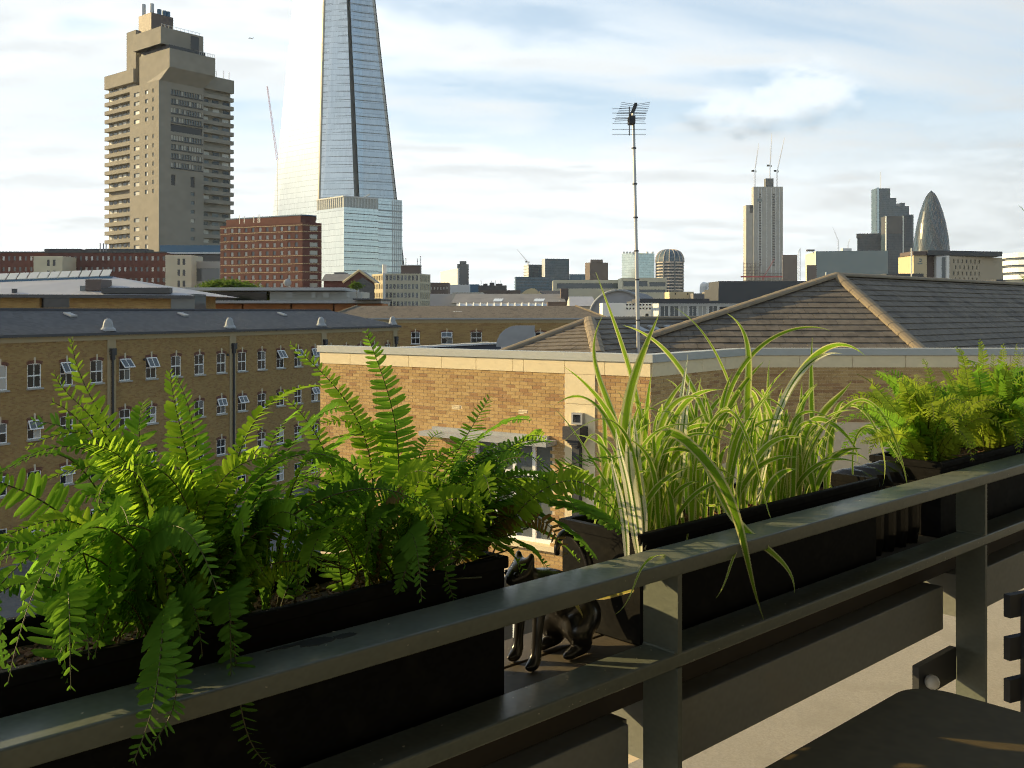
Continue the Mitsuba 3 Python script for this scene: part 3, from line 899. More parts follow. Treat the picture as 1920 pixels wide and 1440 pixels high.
# wood-clad school with layered flat roofs
Ys = 132.0
school = thing('layered_flat_roof_school', 'low school with two thin grey roofs over orange timber panels, beyond the slate roof', 'building')
X = lambda px, Y: (px - 960) / FPX * Y
put(school + '__upper_roof', Mesh().slab((X(352, Ys + 10), Ys + 6, zz(545, Ys + 8)), (X(676, Ys) - X(352, Ys), 0, 0), (0, 14, 0), (0, 0, .42)), 'mat_lead')
put(school + '__upper_wall', Mesh().slab((X(506, Ys + 8), Ys + 8, zz(568, Ys + 8)), (X(688, Ys) - X(506, Ys), 0, 0), (0, 8, 0), (0, 0, 1.6)), 'mat_concrete_grey')
for a, b in ((537, 549), (606, 618), (650, 657), (584, 592)):
    put(school + '__window', Mesh().slab((X(a, Ys + 7.9), Ys + 7.9, zz(558, Ys + 8)), (X(b, Ys) - X(a, Ys), 0, 0), (0, .08, 0), (0, 0, .75)), 'mat_glass_pale')
put(school + '__glazed_wall', Mesh().slab((X(356, Ys + 8), Ys + 9, zz(568, Ys + 8)), (X(505, Ys) - X(356, Ys), 0, 0), (0, .2, 0), (0, 0, 1.6)), 'mat_glass_dark')
put(school + '__lower_roof', Mesh().slab((X(362, Ys), Ys - 1, zz(568.5, Ys)), (X(716, Ys) - X(362, Ys), 0, 0), (0, 10, 0), (0, 0, .36)), 'mat_lead')
put(school + '__side_roof', Mesh().slab((X(668, Ys), Ys - 3, zz(563, Ys)), (X(719, Ys) - X(668, Ys), 0, 0), (0, 12, 0), (0, 0, .22)), 'mat_dark_panel')
pc_ = [392, 454, 545, 625, 668, 718]
for a, b in zip(pc_[:-1], pc_[1:]):
    put(school + '__timber_panel', Mesh().slab((X(a, Ys) + .12, Ys + .2, 0), (X(b, Ys) - X(a, Ys) - .24, 0, 0), (0, 6, 0), (0, 0, zz(569.5, Ys))), 'mat_orange_wood')
put(school + '__end_wall', Mesh().slab((X(330, Ys), Ys + .6, 0), (X(391, Ys) - X(330, Ys), 0, 0), (0, 6, 0), (0, 0, zz(569.5, Ys))), 'mat_concrete_grey')


def leafy_tree(key, c, rx, ry, rz, n, size, seed, trunk_to):
    rng = np.random.default_rng(seed)
    c = np.asarray(c, float)
    tr = Mesh().tube([V3(c[0], c[1], trunk_to), V3(c[0] + .2, c[1], (c[2] + trunk_to) / 2), c], [rx * .08, rx * .06, rx * .03], 7)
    for k in range(7):
        a = rng.uniform(0, 6.28)
        tr.tube([c - UP * rz * .7, c + V3(math.cos(a) * rx * .7, math.sin(a) * ry * .7, rng.uniform(-.1, .5) * rz)], [rx * .03, rx * .01], 5)
    put(key + '__trunk', tr, 'mat_wood')
    clump = rng.normal(size=(26, 3))
    clump /= np.linalg.norm(clump, axis=1, keepdims=True)
    clump *= rng.uniform(.45, .9, (26, 1))
    clump[:, 2] = np.abs(clump[:, 2]) * 1.0 - .25
    pick = clump[rng.integers(0, 26, n)] + rng.normal(size=(n, 3)) * .2
    P_ = c + pick * V3(rx, ry, rz)
    a = rng.normal(size=(n, 3))
    a /= np.linalg.norm(a, axis=1, keepdims=True)
    b = np.cross(a, rng.normal(size=(n, 3)))
    b /= np.linalg.norm(b, axis=1, keepdims=True)
    s = size * rng.uniform(.6, 1.3, (n, 1))
    v = np.stack([P_ - a * s, P_ + b * s * .6, P_ + a * s, P_ - b * s * .6], 1).reshape(-1, 3)
    f = np.arange(n * 4).reshape(-1, 4)
    put(key + '__crown', Mesh().add(v, f), 'mat_leaf_tree')


scene['mat_leaf_tree'] = {'type': 'principledthin', 'base_color': rgb(0.11, 0.17, 0.03), 'roughness': 0.6, 'diff_trans': 0.9}
k = thing('round_tree', 'round bright green tree behind the flat school roof, before the red brick slab', 'tree')
leafy_tree(k, at(432, 541, 146), 4.2, 3.2, 1.6, 6500, .22, 4, 0)
k = thing('low_tree', 'dark green low tree behind the glazed upper wall of the school', 'tree')
leafy_tree(k, at(470, 556, 144.5), 4.6, 2.0, 1.0, 5000, .2, 8, 0)
k = thing('weeping_tree', 'small pale green tree beside the glazed corner of the metal-roofed hall', 'tree')
leafy_tree(k, at(352, 566, 128), 1.5, 1.5, 1.3, 2200, .15, 9, 0)
k = thing('rooftop_shrub', 'small pale shrub on the school roof left of the white office block', 'shrub')
leafy_tree(k, at(668, 536, 136), .9, .8, .7, 900, .12, 10, 11)

# gabled brick house and neighbours
Yg = 300.0
gab = thing('gabled_brick_house', 'brown brick building with a stone-edged gable and glazed porch, left of the white office block', 'building')
gx0, gx1, gxa = X(646, Yg), X(702, Yg), X(674, Yg)
ze, za = zz(530, Yg), zz(507, Yg)
m = Mesh().poly([(gx0, Yg, 0), (gx1, Yg, 0), (gx1, Yg, ze), (gxa, Yg, za), (gx0, Yg, ze)]).quad((gx0, Yg + 20, 0), (gx0, Yg, 0), (gx0, Yg, ze), (gx0, Yg + 20, ze))
m.quad((X(600, Yg), Yg + 6, 0), (gx0, Yg + 6, 0), (gx0, Yg + 6, zz(524, Yg)), (X(600, Yg), Yg + 6, zz(524, Yg)))
put(gab + '__wall', m, 'mat_red_brick')
put(gab + '__roof', Mesh().quad((X(596, Yg), Yg + 5, zz(526, Yg)), (gxa, Yg + 5, zz(526, Yg)), (gxa, Yg + 12, zz(511, Yg)), (X(596, Yg), Yg + 12, zz(511, Yg))).quad((gx0 - .5, Yg - .3, ze), (gxa, Yg - .3, za), (gxa, Yg + 12, za), (gx0 - .5, Yg + 12, ze)).quad((gxa, Yg - .3, za), (gx1 + .5, Yg - .3, ze), (gx1 + .5, Yg + 12, ze), (gxa, Yg + 12, za)), 'mat_grey_roof')
for a, b in (((gx0 - .5, ze), (gxa, za)), ((gxa, za), (gx1 + .5, ze))):
    put(gab + '__verge', Mesh().tube([V3(a[0], Yg - .45, a[1]), V3(b[0], Yg - .45, b[1])], .38, 4), 'mat_warm_stone')
px0, px1, pxa = X(660, Yg), X(702, Yg), X(681, Yg)
put(gab + '__glazed_gable', Mesh().poly([(px0, Yg - 1, 0), (px1, Yg - 1, 0), (px1, Yg - 1, zz(534, Yg)), (pxa, Yg - 1, zz(520, Yg)), (px0, Yg - 1, zz(534, Yg))]), 'mat_glass_dark')
put(gab + '__grey_block', Mesh().slab((X(602, Yg), Yg + 22, 0), (X(622, Yg) - X(602, Yg), 0, 0), (0, 8, 0), (0, 0, zz(505, Yg))), 'mat_grey_roof')

# white office block
Yo = 370.0
po = corner(697, 719, 789, Yo, 60)
po = [V3(X(697, Yo + 9), Yo + 9), V3(X(720, Yo), Yo), V3(X(787, Yo + 1), Yo + 1), V3(X(807, Yo + 9), Yo + 9), V3(X(800, Yo + 20), Yo + 20), V3(X(700, Yo + 20), Yo + 20)]
zt = zz(513, Yo)
rws = rows_of(zt - .3, 3.25, 5, 2.2, .35)
off = building('white_office_block', 'white panelled office block with brown plant room on its roof, right of the gabled house', 'building', po, zt, 'mat_cream', 'mat_pale_panel',
               wins=[dict(edge=0, n=7, rows=rws, wf=.55, mat='mat_glass_dark', m0=.3, m1=.3), dict(edge=1, n=9, rows=rws, wf=.68, mat='mat_glass_grey', alt='mat_glass_dark', m0=.4, m1=.4, bars=2),
                     dict(edge=2, n=5, rows=[(a - .5, b + .2) for a, b in rws], wf=.5, mat='mat_glass_dark', m0=.3, m1=.3)], seed=2)
put(off + '__corner_pier', Mesh().slab((X(718.5, Yo) - .1, Yo - .3, 0), (.9, 0, 0), (0, .28, 0), (0, 0, zt + .2)), 'mat_white_panel')
put(off + '__plant_room', Mesh().slab(at(752, 513, Yo + 6), V3(7.2, 0, 0), V3(0, 6, 0), UP * 3.0), 'mat_brown_tower')
put(off + '__plant_roof', Mesh().slab(at(749, 498, Yo + 5.5), V3(8.0, 0, 0), V3(0, 7, 0), UP * .3), 'mat_pale_panel')
put(off + '__flue', Mesh().tube([at(721, 513, Yo + 4), at(721, 496, Yo + 4)], .8, 8), 'mat_white_panel')
for px, py in ((755, 489), (761, 484), (783, 490), (788, 480), (783, 485)):
    put(off + '__antenna', Mesh().tube([at(px, 499, Yo + 8), at(px, py, Yo + 8)], .13, 5), 'mat_dark_panel')

# ------------------------------------------------------------------ jumble of roofs in the middle
def pitched(name, label, p0, p1, yr, ye, Y, dep, roof, wall, cat='roof'):
    k = thing(name, label, cat)
    a, b = V3(X(p0, Y), Y, zz(ye, Y)), V3(X(p1, Y), Y, zz(ye, Y))
    c, d = V3(X(p0, Y) + .3, Y + dep, zz(yr, Y + dep)), V3(X(p1, Y) - .3, Y + dep, zz(yr, Y + dep))
    put(k + '__roof', Mesh().quad(a, b, d, c).quad(c, d, b + V3(0, 2 * dep, 0), a + V3(0, 2 * dep, 0)), roof)
    put(k + '__wall', Mesh().quad((a[0], Y + .3, 0), (b[0], Y + .3, 0), b + V3(0, .3, -.05), a + V3(0, .3, -.05)).quad((b[0], Y + .3, 0), (b[0], Y + 2 * dep, 0), b + V3(0, 2 * dep, 0), b + V3(0, .3, 0)).poly([b + V3(0, .3, 0), b + V3(0, 2 * dep, 0), d]).poly([a + V3(0, 2 * dep, 0), a + V3(0, .3, 0), c]).quad((a[0], Y + 2 * dep, 0), (a[0], Y + .3, 0), a + V3(0, .3, 0), a + V3(0, 2 * dep, 0)), wall)
    return k


def low(name, label, p0, p1, yt, Y, dep, wall, roof='mat_grey_roof', cat='building', **kw):
    return building(name, label, cat, front(p0, p1, Y, dep), zz(yt, Y), wall, roof, **kw)


low('arched_window_house', 'low dark building with a row of small arched windows, right of the white office block', 806, 841, 530, 520, 14, 'mat_brown_tower', wins=[dict(edge=0, n=6, rows=[(zz(543, 520), zz(538, 520))], wf=.4, mat='mat_glass_pale')])
low('grey_shed', 'long grey metal shed below the arched-window building', 806, 858, 551, 300, 20, 'mat_grey_metal')
low('grey_shed', 'mid grey shed roof left of the skylit roof', 848, 905, 548, 290, 20, 'mat_concrete_grey', 'mat_grey_roof', wins=[dict(edge=0, n=3, rows=[(zz(570, 290), zz(558, 290))], wf=.6, mat='mat_grey_metal')])
low('flat_brown_roof', 'flat brown roof line behind the skylit roof, left of the pale gable', 900, 976, 544, 420, 18, 'mat_brown_tower', 'mat_grey_roof')
kk = pitched('skylit_grey_roof', 'broad grey slate roof with two skylights and a glazed strip at its foot', 846, 1062, 551, 568, 200, 11, 'mat_grey_roof', 'mat_concrete_grey')
for a, b in ((924, 944), (1000, 1022)):
    put(kk + '__skylight', Mesh().quad(at(a, 566, 201.5) + UP * .12, at(b - 3, 566, 201.5) + UP * .12, at(b, 561, 205) + UP * .12, at(a + 3, 561, 205) + UP * .12), 'mat_glass_pale')
gs = Mesh()
put(kk + '__glazed_strip', Mesh().quad(at(856, 575, 198), at(1025, 575, 198), at(1025, 569, 199.5), at(856, 569, 199.5)), 'mat_pale_panel')
for i in range(13):
    put(kk + '__glazing_bar', Mesh().tube([at(862 + i * 13, 575, 197.8), at(862 + i * 13, 568, 199.3)], .12, 4), 'mat_white_panel')
gk = thing('curved_stone_gable', 'curved yellowish stone gable standing above the skylit grey roof', 'building')
gpts = [(968, 557), (968, 553), (978, 550), (986, 544), (996, 540), (1003, 541), (1010, 547), (1018, 552), (1018, 557)]
gm = Mesh()
A_ = [at(px, py, 235) for px, py in gpts]
gm.add([*A_, *[p + V3(0, 14, 0) for p in A_]], [[i, i + 1, i + 10] for i in range(8)] + [[i, i + 10, i + 9] for i in range(8)])
flat(gm, Polygon([(p[0], p[2]) for p in A_] + [(A_[-1][0], 2), (A_[0][0], 2)]), lambda q: np.c_[q[:, 0], np.full(len(q), 235.0), q[:, 1]])
put(gk + '__wall', gm, 'mat_warm_stone')
low('brown_chimney_block', 'dark brown brick chimney block beside the vaulted roof', 1052, 1066, 541, 205, 4, 'mat_brown_tower', cat='chimney')
low('brown_parapet', 'low dark brown brick parapet at the right end of the skylit roof', 1027, 1080, 566, 190, 6, 'mat_brown_tower')
pitched('slate_roof', 'steep dark slate roof between curved stone gable and chimney block', 1012, 1060, 545, 560, 240, 8, 'mat_dark_roof', 'mat_warm_stone')
pitched('grey_slope', 'grey metal roof slope between chimney block and vaulted roof', 1068, 1120, 556, 574, 180, 7, 'mat_grey_metal', 'mat_concrete_grey')
va = thing('vaulted_roof', 'barrel-vaulted grey roof with arched end, left of the white wall and crossed by the mast', 'roof')
Yv = 172.0
vm, ve = Mesh(), Mesh()
cxv, rv = X(1160, Yv), 5.2
zc = zz(600, Yv)
arc = [(cxv + rv * math.cos(t), zc + rv * math.sin(t)) for t in np.linspace(math.pi, 0, 25)]
for (x0, z0), (x1, z1) in zip(arc[:-1], arc[1:]):
    vm.quad((x0, Yv, z0), (x1, Yv, z1), (x1 + 6, Yv + 22, z1), (x0 + 6, Yv + 22, z0))
put(va + '__vault', vm, 'mat_grey_roof')
flat(ve, Polygon(arc + [(arc[-1][0], 0), (arc[0][0], 0)]), lambda q: np.c_[q[:, 0], np.full(len(q), Yv + .4), q[:, 1]])
put(va + '__end_wall', ve, 'mat_grey_metal')
put(va + '__arch_rib', Mesh().tube([V3(x, Yv - .05, z) for x, z in arc], .22, 5), 'mat_lead')
ww = low('white_pierced_wall', 'white wall pierced by two rows of small dark square holes, behind the mast', 1130, 1235, 568, 142, 5, 'mat_white_panel', 'mat_pale_panel',
         wins=[dict(edge=0, holes=[(X(p, 142) - X(1130, 142), X(p, 142) - X(1130, 142) + .28, zz(y + 3, 142), zz(y, 142)) for y in (570, 577) for p in (1174, 1180, 1186, 1192, 1199, 1205, 1211, 1217, 1223, 1229)] + [(X(1210, 142) - X(1130, 142), X(1216, 142) - X(1130, 142), zz(596, 142), zz(588, 142))], mat='mat_dark_panel', name='opening')])
wg = low('white_glazed_pavilion', 'white-framed pavilion with tall windows and flat dark roof, behind the big tiled roof', 1235, 1425, 569, 136, 10, 'mat_pale_panel', 'mat_dark_roof',
         wins=[dict(edge=0, holes=[(X(a, 136) - X(1235, 136), X(b, 136) - X(1235, 136), zz(606, 136), zz(574, 136)) for a, b in ((1238, 1254), (1256, 1273), (1275, 1290), (1292, 1307), (1309, 1326), (1329, 1346))], mat='mat_glass_grey', bars=2, alt='mat_glass_pale'),
               dict(edge=0, holes=[(X(1349, 136) - X(1235, 136), X(1372, 136) - X(1235, 136), zz(606, 136), zz(575, 136))], mat='mat_glass_dark')])
band(wg, front(1200, 1428, 135.5, 12), [zz(568, 136)], .3, .4, 'mat_dark_panel', 'roof_edge')
low('dark_grey_block', 'plain dark grey flat-topped block left of the big tiled roof', 1347, 1452, 541, 165, 12, 'mat_dark_panel', 'mat_dark_roof')
low('dark_grey_block', 'thin dark grey flat roof behind the plain dark block, under the unfinished tower', 1348, 1530, 527, 230, 12, 'mat_dark_panel', 'mat_dark_roof')
low('small_cream_house', 'small cream flat house right of the striped domed tower', 1255, 1301, 547, 260, 8, 'mat_warm_stone', wins=[dict(edge=0, n=2, rows=[(zz(553, 260), zz(549, 260))], wf=.1, mat='mat_dark_panel')])
low('small_cream_house', 'small cream flat house touching the plain dark grey block', 1327, 1347, 548, 262, 8, 'mat_warm_stone', wins=[dict(edge=0, n=2, rows=[(zz(555, 262), zz(551, 262))], wf=.1, mat='mat_dark_panel')])
low('dark_low_roof', 'dark low roof below the beige office slab, left of the pavilion', 1200, 1330, 560, 150, 10, 'mat_dark_roof', 'mat_dark_roof')
low('grey_low_roof', 'grey low roof between the two small cream houses', 1300, 1330, 550, 255, 8, 'mat_grey_roof', 'mat_grey_roof')
low('pale_glass_house', 'pale glazed rooftop left of the unfinished tower', 1332, 1388, 529, 420, 12, 'mat_pale_panel', 'mat_white_panel', wins=[dict(edge=0, n=7, rows=[(zz(540, 420), zz(533, 420))], wf=.7, mat='mat_glass_grey')])
dome_ = thing('white_dome', 'small white dome on the skyline right of the striped domed tower', 'dome')
put(dome_ + '__shell', Mesh().tri(trimesh.creation.icosphere(3, 1.7).apply_translation(at(1320, 536, 430))), 'mat_white_panel', True)
put(dome_ + '__drum', Mesh().tube([at(1320, 560, 430), at(1320, 537, 430)], 1.9, 12), 'mat_pale_panel')
be = low('beige_office_slab', 'long beige office slab with a dark ribbon window, left part, behind the vaulted roof', 1038, 1166, 525, 450, 16, 'mat_cream', 'mat_cream', wins=[dict(edge=0, holes=[(1.5, 30.0, zz(541, 450), zz(531, 450))], mat='mat_glass_grey')])
be = low('beige_office_slab', 'beige office slab with ribbon windows in front of the striped domed tower', 1166, 1250, 521, 430, 16, 'mat_cream', 'mat_cream', wins=[dict(edge=0, holes=[(.6, 11.2, zz(537, 430), zz(527, 430)), (12, 19, zz(537, 430), zz(529, 430)), (.6, 19, zz(548, 430), zz(543, 430))], mat='mat_glass_grey')])
low('pale_white_house', 'pale white low house at the foot of the white tower', 840, 880, 534, 640, 12, 'mat_pale_panel', 'mat_white_panel')
rp = low('dark_rooftop_plant', 'dark flat roof crowded with plant and masts, right of the pale tower', 897, 950, 535, 620, 12, 'mat_dark_panel', 'mat_dark_roof')
for a, b, t in ((906, 914, 533), (918, 927, 531), (930, 942, 533)):
    put(rp + '__plant', Mesh().slab(at(a, 535, 622), V3((b - a) / FPX * 622, 0, 0), V3(0, 3, 0), UP * (535 - t + 1) / FPX * 622), 'mat_dark_panel')
for p in (902, 921, 929, 938):
    put(rp + '__antenna', Mesh().tube([at(p, 535, 622), at(p, 526, 622)], .12, 4), 'mat_dark_panel')
low('blue_low_block', 'low blue-grey block between pale tower and rooftop plant', 878, 898, 533, 700, 12, 'mat_blue_trim')

# ------------------------------------------------------------------ the concrete hospital tower
K0 = V3((298 - 960) / FPX * 450, 450)
e1_, e2_ = V3(.63, .776), V3(-.776, .63)
Q = lambda a, b: K0 + e1_ * a + e2_ * b
tw = thing('concrete_hospital_tower', 'tall brown concrete hospital tower of stacked balcony bands with a projecting head and chimney', 'tower')
mat('tower_window', (0.50, 0.49, 0.43), 0.25)  # pale colour paints in the bright reflection on the sunlit face's panes
PITCH = 4.2
ztop = EYE + 114
core = [Q(0, 0), Q(23.4, 0), Q(23.4, 25), Q(0, 25)]
zc1 = EYE + 106.0
cm = Mesh()
# left face of the core (edge from Q(0,25) to Q(0,0)): three columns of windows
rows_all = rows_of(zc1 - 2, PITCH, 25, 3.2, 1.3)
lf = []
for j, (a, b) in enumerate(rows_all):
    if j in (4, 12, 13):
        continue
    for u0, u1, fst, lst in ((3.6, 8.4, 0, 25), (13.2, 15.8, 0, 25), (19.4, 20.7, 0, 12)):
        if fst <= j < lst:
            lf.append((u0, u1, a, b))
facade(cm, Q(0, 25), Q(0, 0), 0, zc1, lf, .5)
rf, rdark = [], []
for j, (a, b) in enumerate(rows_all):
    if j < 9:
        if j == 4:
            rdark.append((6.0, 22.6, a - .6, b + .9))
            continue
        rf += [(6.2 + 1.36 * i, 7.35 + 1.36 * i, a - .2, b + .1) for i in range(12)]
    elif j > 10:
        rf.append((16.4, 18.6, a, b - .2))
rdark += [(6.2, 8.4, zc1 - 47.5, zc1 - 42.5), (16.4, 18.6, zc1 - 47.5, zc1 - 42.5)]
facade(cm, Q(0, 0), Q(23.4, 0), 0, zc1, rf + rdark, .5)
facade(cm, Q(23.4, 0), Q(23.4, 25), 0, zc1, [], .5)
put(tw + '__core', cm, 'mat_concrete_brown')
rngt = np.random.default_rng(12)
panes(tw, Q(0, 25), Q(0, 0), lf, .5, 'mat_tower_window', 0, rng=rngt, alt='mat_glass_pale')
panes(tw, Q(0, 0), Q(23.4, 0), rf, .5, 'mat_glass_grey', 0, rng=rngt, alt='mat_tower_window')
panes(tw, Q(0, 0), Q(23.4, 0), rdark, .5, 'mat_dark_panel', 0, name='louvre')
for j, (a, b) in enumerate(rows_all[:9]):
    if j != 4:
        put(tw + '__sill_strip', Mesh().slab(V3(*Q(6, -.05), a - .9), V3(*e1_, 0) * 16.8, V3(*-e2_, 0) * .3, UP * .5), 'mat_dark_panel')


def wing_(A, B, inn, n_win, label, skip, zt, floors, seed):
    """A recessed glazed wall with a projecting balcony band to every storey."""
    d = unit(B - A)
    L = np.linalg.norm(B - A)
    out = V3(d[1], -d[0], 0)
    m = Mesh()
    m.slab(V3(*A, 0), V3(*d, 0) * L, -out * inn, UP * zt)
    put(tw + '__wing', m, 'mat_concrete_brown')
    put(tw + '__parapet', Mesh().slab(V3(*A, zt - 6.2) - V3(*d, 0) * .6 + out * .01, V3(*d, 0) * (L + 1.2), out * 2.1, UP * 6.4), 'mat_concrete_brown')
    rng = np.random.default_rng(seed)
    for j in range(floors):
        z = zt - 6.2 - PITCH * (j + 1)
        if z < 8:
            break
        put(tw + '__balcony_band', Mesh().slab(V3(*A, z) - V3(*d, 0) * .6 + out * .01, V3(*d, 0) * (L + 1.2), out * 2.0, UP * 1.9), 'mat_concrete_brown')
        if j in skip:
            continue
        for i in range(n_win):
            u = (i + .16 + .1 * rng.random()) * L / n_win
            w = L / n_win * .62
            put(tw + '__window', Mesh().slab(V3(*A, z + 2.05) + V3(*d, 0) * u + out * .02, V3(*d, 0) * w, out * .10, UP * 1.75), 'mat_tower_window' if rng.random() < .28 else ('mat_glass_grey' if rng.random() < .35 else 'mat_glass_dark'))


wing_(Q(3.6, 50.5), Q(3.6, 25.1), 30, 6, 'left', (12,), ztop + 1, 27, 4)
wing_(Q(23.5, 3.6), Q(40.8, 3.6), 22, 3, 'right', (0, 6, 13), ztop - 1, 27, 6)
# head of the tower
def head(pts, z0, z1, nm='head_block', bs='mat_concrete_brown'):
    put(tw + '__' + nm, Mesh().prism(pts, z0, z1), bs)


head([Q(3.2, 25.2), Q(3.2, 33.5), Q(20, 33.5), Q(20, 25.2)][::-1], ztop - 8, EYE + 134, 'stair_shaft')
lo = [Q(2, -5.5), Q(26, -5.5), Q(26, 20), Q(2, 20)]
head(lo, EYE + 111.5, EYE + 120, 'head_block')
lw = Mesh()
b0_ = [Q(.3, .3), Q(23.2, .3), Q(23.2, 20), Q(2.1, 20)]
for i in range(4):
    j = (i + 1) % 4
    lw.quad(V3(*b0_[i], zc1 - .4), V3(*b0_[j], zc1 - .4), V3(*lo[j], EYE + 111.48), V3(*lo[i], EYE + 111.48))
put(tw + '__head_soffit', lw, 'mat_concrete_brown')
head([Q(3.5, -2.5), Q(22.5, -2.5), Q(22.5, 21), Q(3.5, 21)], EYE + 120.02, EYE + 122.4, 'plant_gap', 'mat_dark_panel')
head([Q(0.2, -1.2), Q(22.4, -1.2), Q(22.4, 22.5), Q(.2, 22.5)], EYE + 122.42, EYE + 130.2, 'head_block')
put(tw + '__louvre', Mesh().slab(V3(*Q(15.6, -1.24), EYE + 122.9), V3(*e1_, 0) * 4.4, V3(*-e2_, 0) * .12, UP * 6.4), 'mat_dark_panel')
head([Q(4.5, 14), Q(16, 14), Q(16, 25), Q(4.5, 25)], EYE + 130.22, EYE + 140.5, 'chimney', 'mat_brown_tower')
for a, b, h in ((5.6, 22.4, 146), (6.6, 17.0, 145.5), (9.6, 15.5, 143.2), (12.2, 15.5, 143.2), (14.2, 15.5, 143.2)):
    put(tw + '__flue', Mesh().tube([V3(*Q(a, b), EYE + 140.4), V3(*Q(a, b), EYE + h)], 1.0, 10), 'mat_steel' if h > 144 else 'mat_blue_trim', 40)
rl = Mesh()
for a in range(0, 22, 2):
    rl.tube([V3(*Q(a + .5, -1.0), EYE + 130.2), V3(*Q(a + .5, -1.0), EYE + 131.4)], .08, 4)
rl.tube([V3(*Q(.5, -1.0), EYE + 131.4), V3(*Q(21, -1.0), EYE + 131.4)], .09, 4)
put(tw + '__roof_railing', rl, 'mat_pale_panel')
rl = Mesh()
for a in range(18, 27):
    rl.tube([V3(*Q(a - .2, -5.2), EYE + 120), V3(*Q(a - .2, -5.2), EYE + 121.6)], .08, 4)
rl.tube([V3(*Q(18, -5.2), EYE + 121.6), V3(*Q(25.8, -5.2), EYE + 121.6)], .1, 4)
put(tw + '__roof_railing', rl, 'mat_pale_panel')
for a in (27, 31, 34, 38, 41):
    put(tw + '__antenna', Mesh().tube([V3(*Q(a, 5), ztop - 1), V3(*Q(a, 5), ztop + 2 + a % 3)], .1, 4), 'mat_dark_panel')

# ------------------------------------------------------------------ red brick slab
Yr = 330.0
rb = corner(414, 577, 603, Yr, 12)
rb = [V3(X(413, Yr + 14), Yr + 14), V3(X(567, Yr), Yr), V3(X(603, Yr + 3), Yr + 3), V3(X(590, Yr + 30), Yr + 30), V3(X(425, Yr + 40), Yr + 40)]
zr = zz(417, Yr)
rr = rows_of(zr - .4, 2.72, 9, 2.15, .75)
Lr = np.linalg.norm(rb[1] - rb[0])
red = building('red_brick_slab', 'dark red brick slab with pale string courses, left of the glass spire', 'building', rb, zr, 'mat_red_brick', 'mat_dark_roof',
               wins=[dict(edge=0, n=11, rows=rr, wf=.40, mat='mat_glass_pale', alt='mat_glass_grey', m0=.6, m1=1.0),
                     dict(edge=1, holes=[(2.5, 5.2, a, b) for a, b in rr], mat='mat_glass_pale')], seed=7)
band(red, rb, [a - .45 for a, b in rr] + [zr - .9], .16, .12, 'mat_warm_stone', 'string_course', [0, 1])
pb = [V3(X(424, Yr + 22), Yr + 22), V3(X(564, Yr + 6), Yr + 6), V3(X(592, Yr + 10), Yr + 10), V3(X(592, Yr + 24), Yr + 24), V3(X(430, Yr + 34), Yr + 34)]
put(red + '__top_storey', Mesh().prism(pb, zr + .01, zz(404, Yr + 6)), 'mat_red_brick')
put(red + '__top_rim', Mesh().prism([p + (p - sum(pb) / 5) * .02 for p in pb], zz(404, Yr + 6) + .01, zz(402, Yr + 6)), 'mat_blue_trim')
for p, a, b in ((449, 404, 420), (458, 405, 419), (476, 405, 418), (484, 402, 418), (487, 402, 418)):
    put(red + '__mast', Mesh().tube([at(p, b, Yr - .2 + (567 - p) * .09), at(p, a, Yr - .2 + (567 - p) * .09)], .12, 4), 'mat_white_panel')
put(red + '__satellite_dish', Mesh().tri(trimesh.creation.icosphere(2, 1.3).apply_transform(np.diag([1, .35, 1, 1])).apply_translation(at(539, 530, Yr - 6))), 'mat_lead', True)

# ------------------------------------------------------------------ glass spire and its neighbour
sp_ = thing('glass_spire', 'huge tapering glass spire rising out of the top of the photograph', 'tower')
Y0 = 700.0
zA, zB = EYE + 8, EYE + 300


def spire_pt(px_at_0, px_at_370, dY, z):
    """A raking edge given by its columns where it crosses rows 0 and 370."""
    t = (HOR - (z - EYE) * FPX / (Y0 + dY)) / 370.0
    px = px_at_0 + (px_at_370 - px_at_0) * t
    return V3((px - 960) / FPX * (Y0 + dY), Y0 + dY - (z - EYE) * 0.0, z)


edges = {}
zs_ = np.linspace(zA, zB, 2)
E = lambda a, b, dY: [spire_pt(a, b, dY, z) for z in zs_]
lean = lambda pts, k: [pts[0], pts[1] + V3(0, k, 0)]
e_back = lean(E(555, 516, 46), -10)
e_l = lean(E(601, 593, 6), 8)
e_l2 = lean(E(604, 597, 2), 9)
e_g0 = lean(E(647, 663, -2), 10)
e_g1 = lean(E(653, 672, 4), 10)
e_g2 = lean(E(653.5, 673, -2), 10)
e_r = lean(E(697, 738, 10), 4)
e_rb = lean(E(690, 722, 52), -12)


def facet(a, b, name, bs):
    put(sp_ + '__' + name, Mesh().quad(a[0], b[0], b[1], a[1]), bs)


facet(e_back, e_l, 'west_facet', 'mat_shard_glass')
facet(e_l, e_l2, 'edge_return', 'mat_shard_glass')
facet(e_l2, e_g0, 'facet', 'mat_shard_glass')
facet(e_g0, e_g1, 'recess', 'mat_spire_line')
facet(e_g2, e_r, 'facet', 'mat_shard_glass')
facet(e_r, e_rb, 'east_facet', 'mat_shard_glass')
facet(e_rb, e_back, 'rear_facet', 'mat_shard_glass')
lerp = lambda e, z: e[0] + (e[1] - e[0]) * (z - zA) / (zB - zA)
put(sp_ + '__edge_fin', Mesh().tube([e_l2[0] - V3(0, .8, 0), e_l2[1] - V3(0, .8, 0)], .8, 4), 'mat_shard_edge')
fo = V3(1.9, .3, 0)
put(sp_ + '__edge_fin', Mesh().tube([e_r[0] + fo, e_r[1] + fo], .35, 4), 'mat_dark_panel')
put(sp_ + '__edge_screen', Mesh().quad(e_r[0], e_r[0] + fo, e_r[1] + fo, e_r[1]), 'mat_glass_pale')
z = EYE + 70
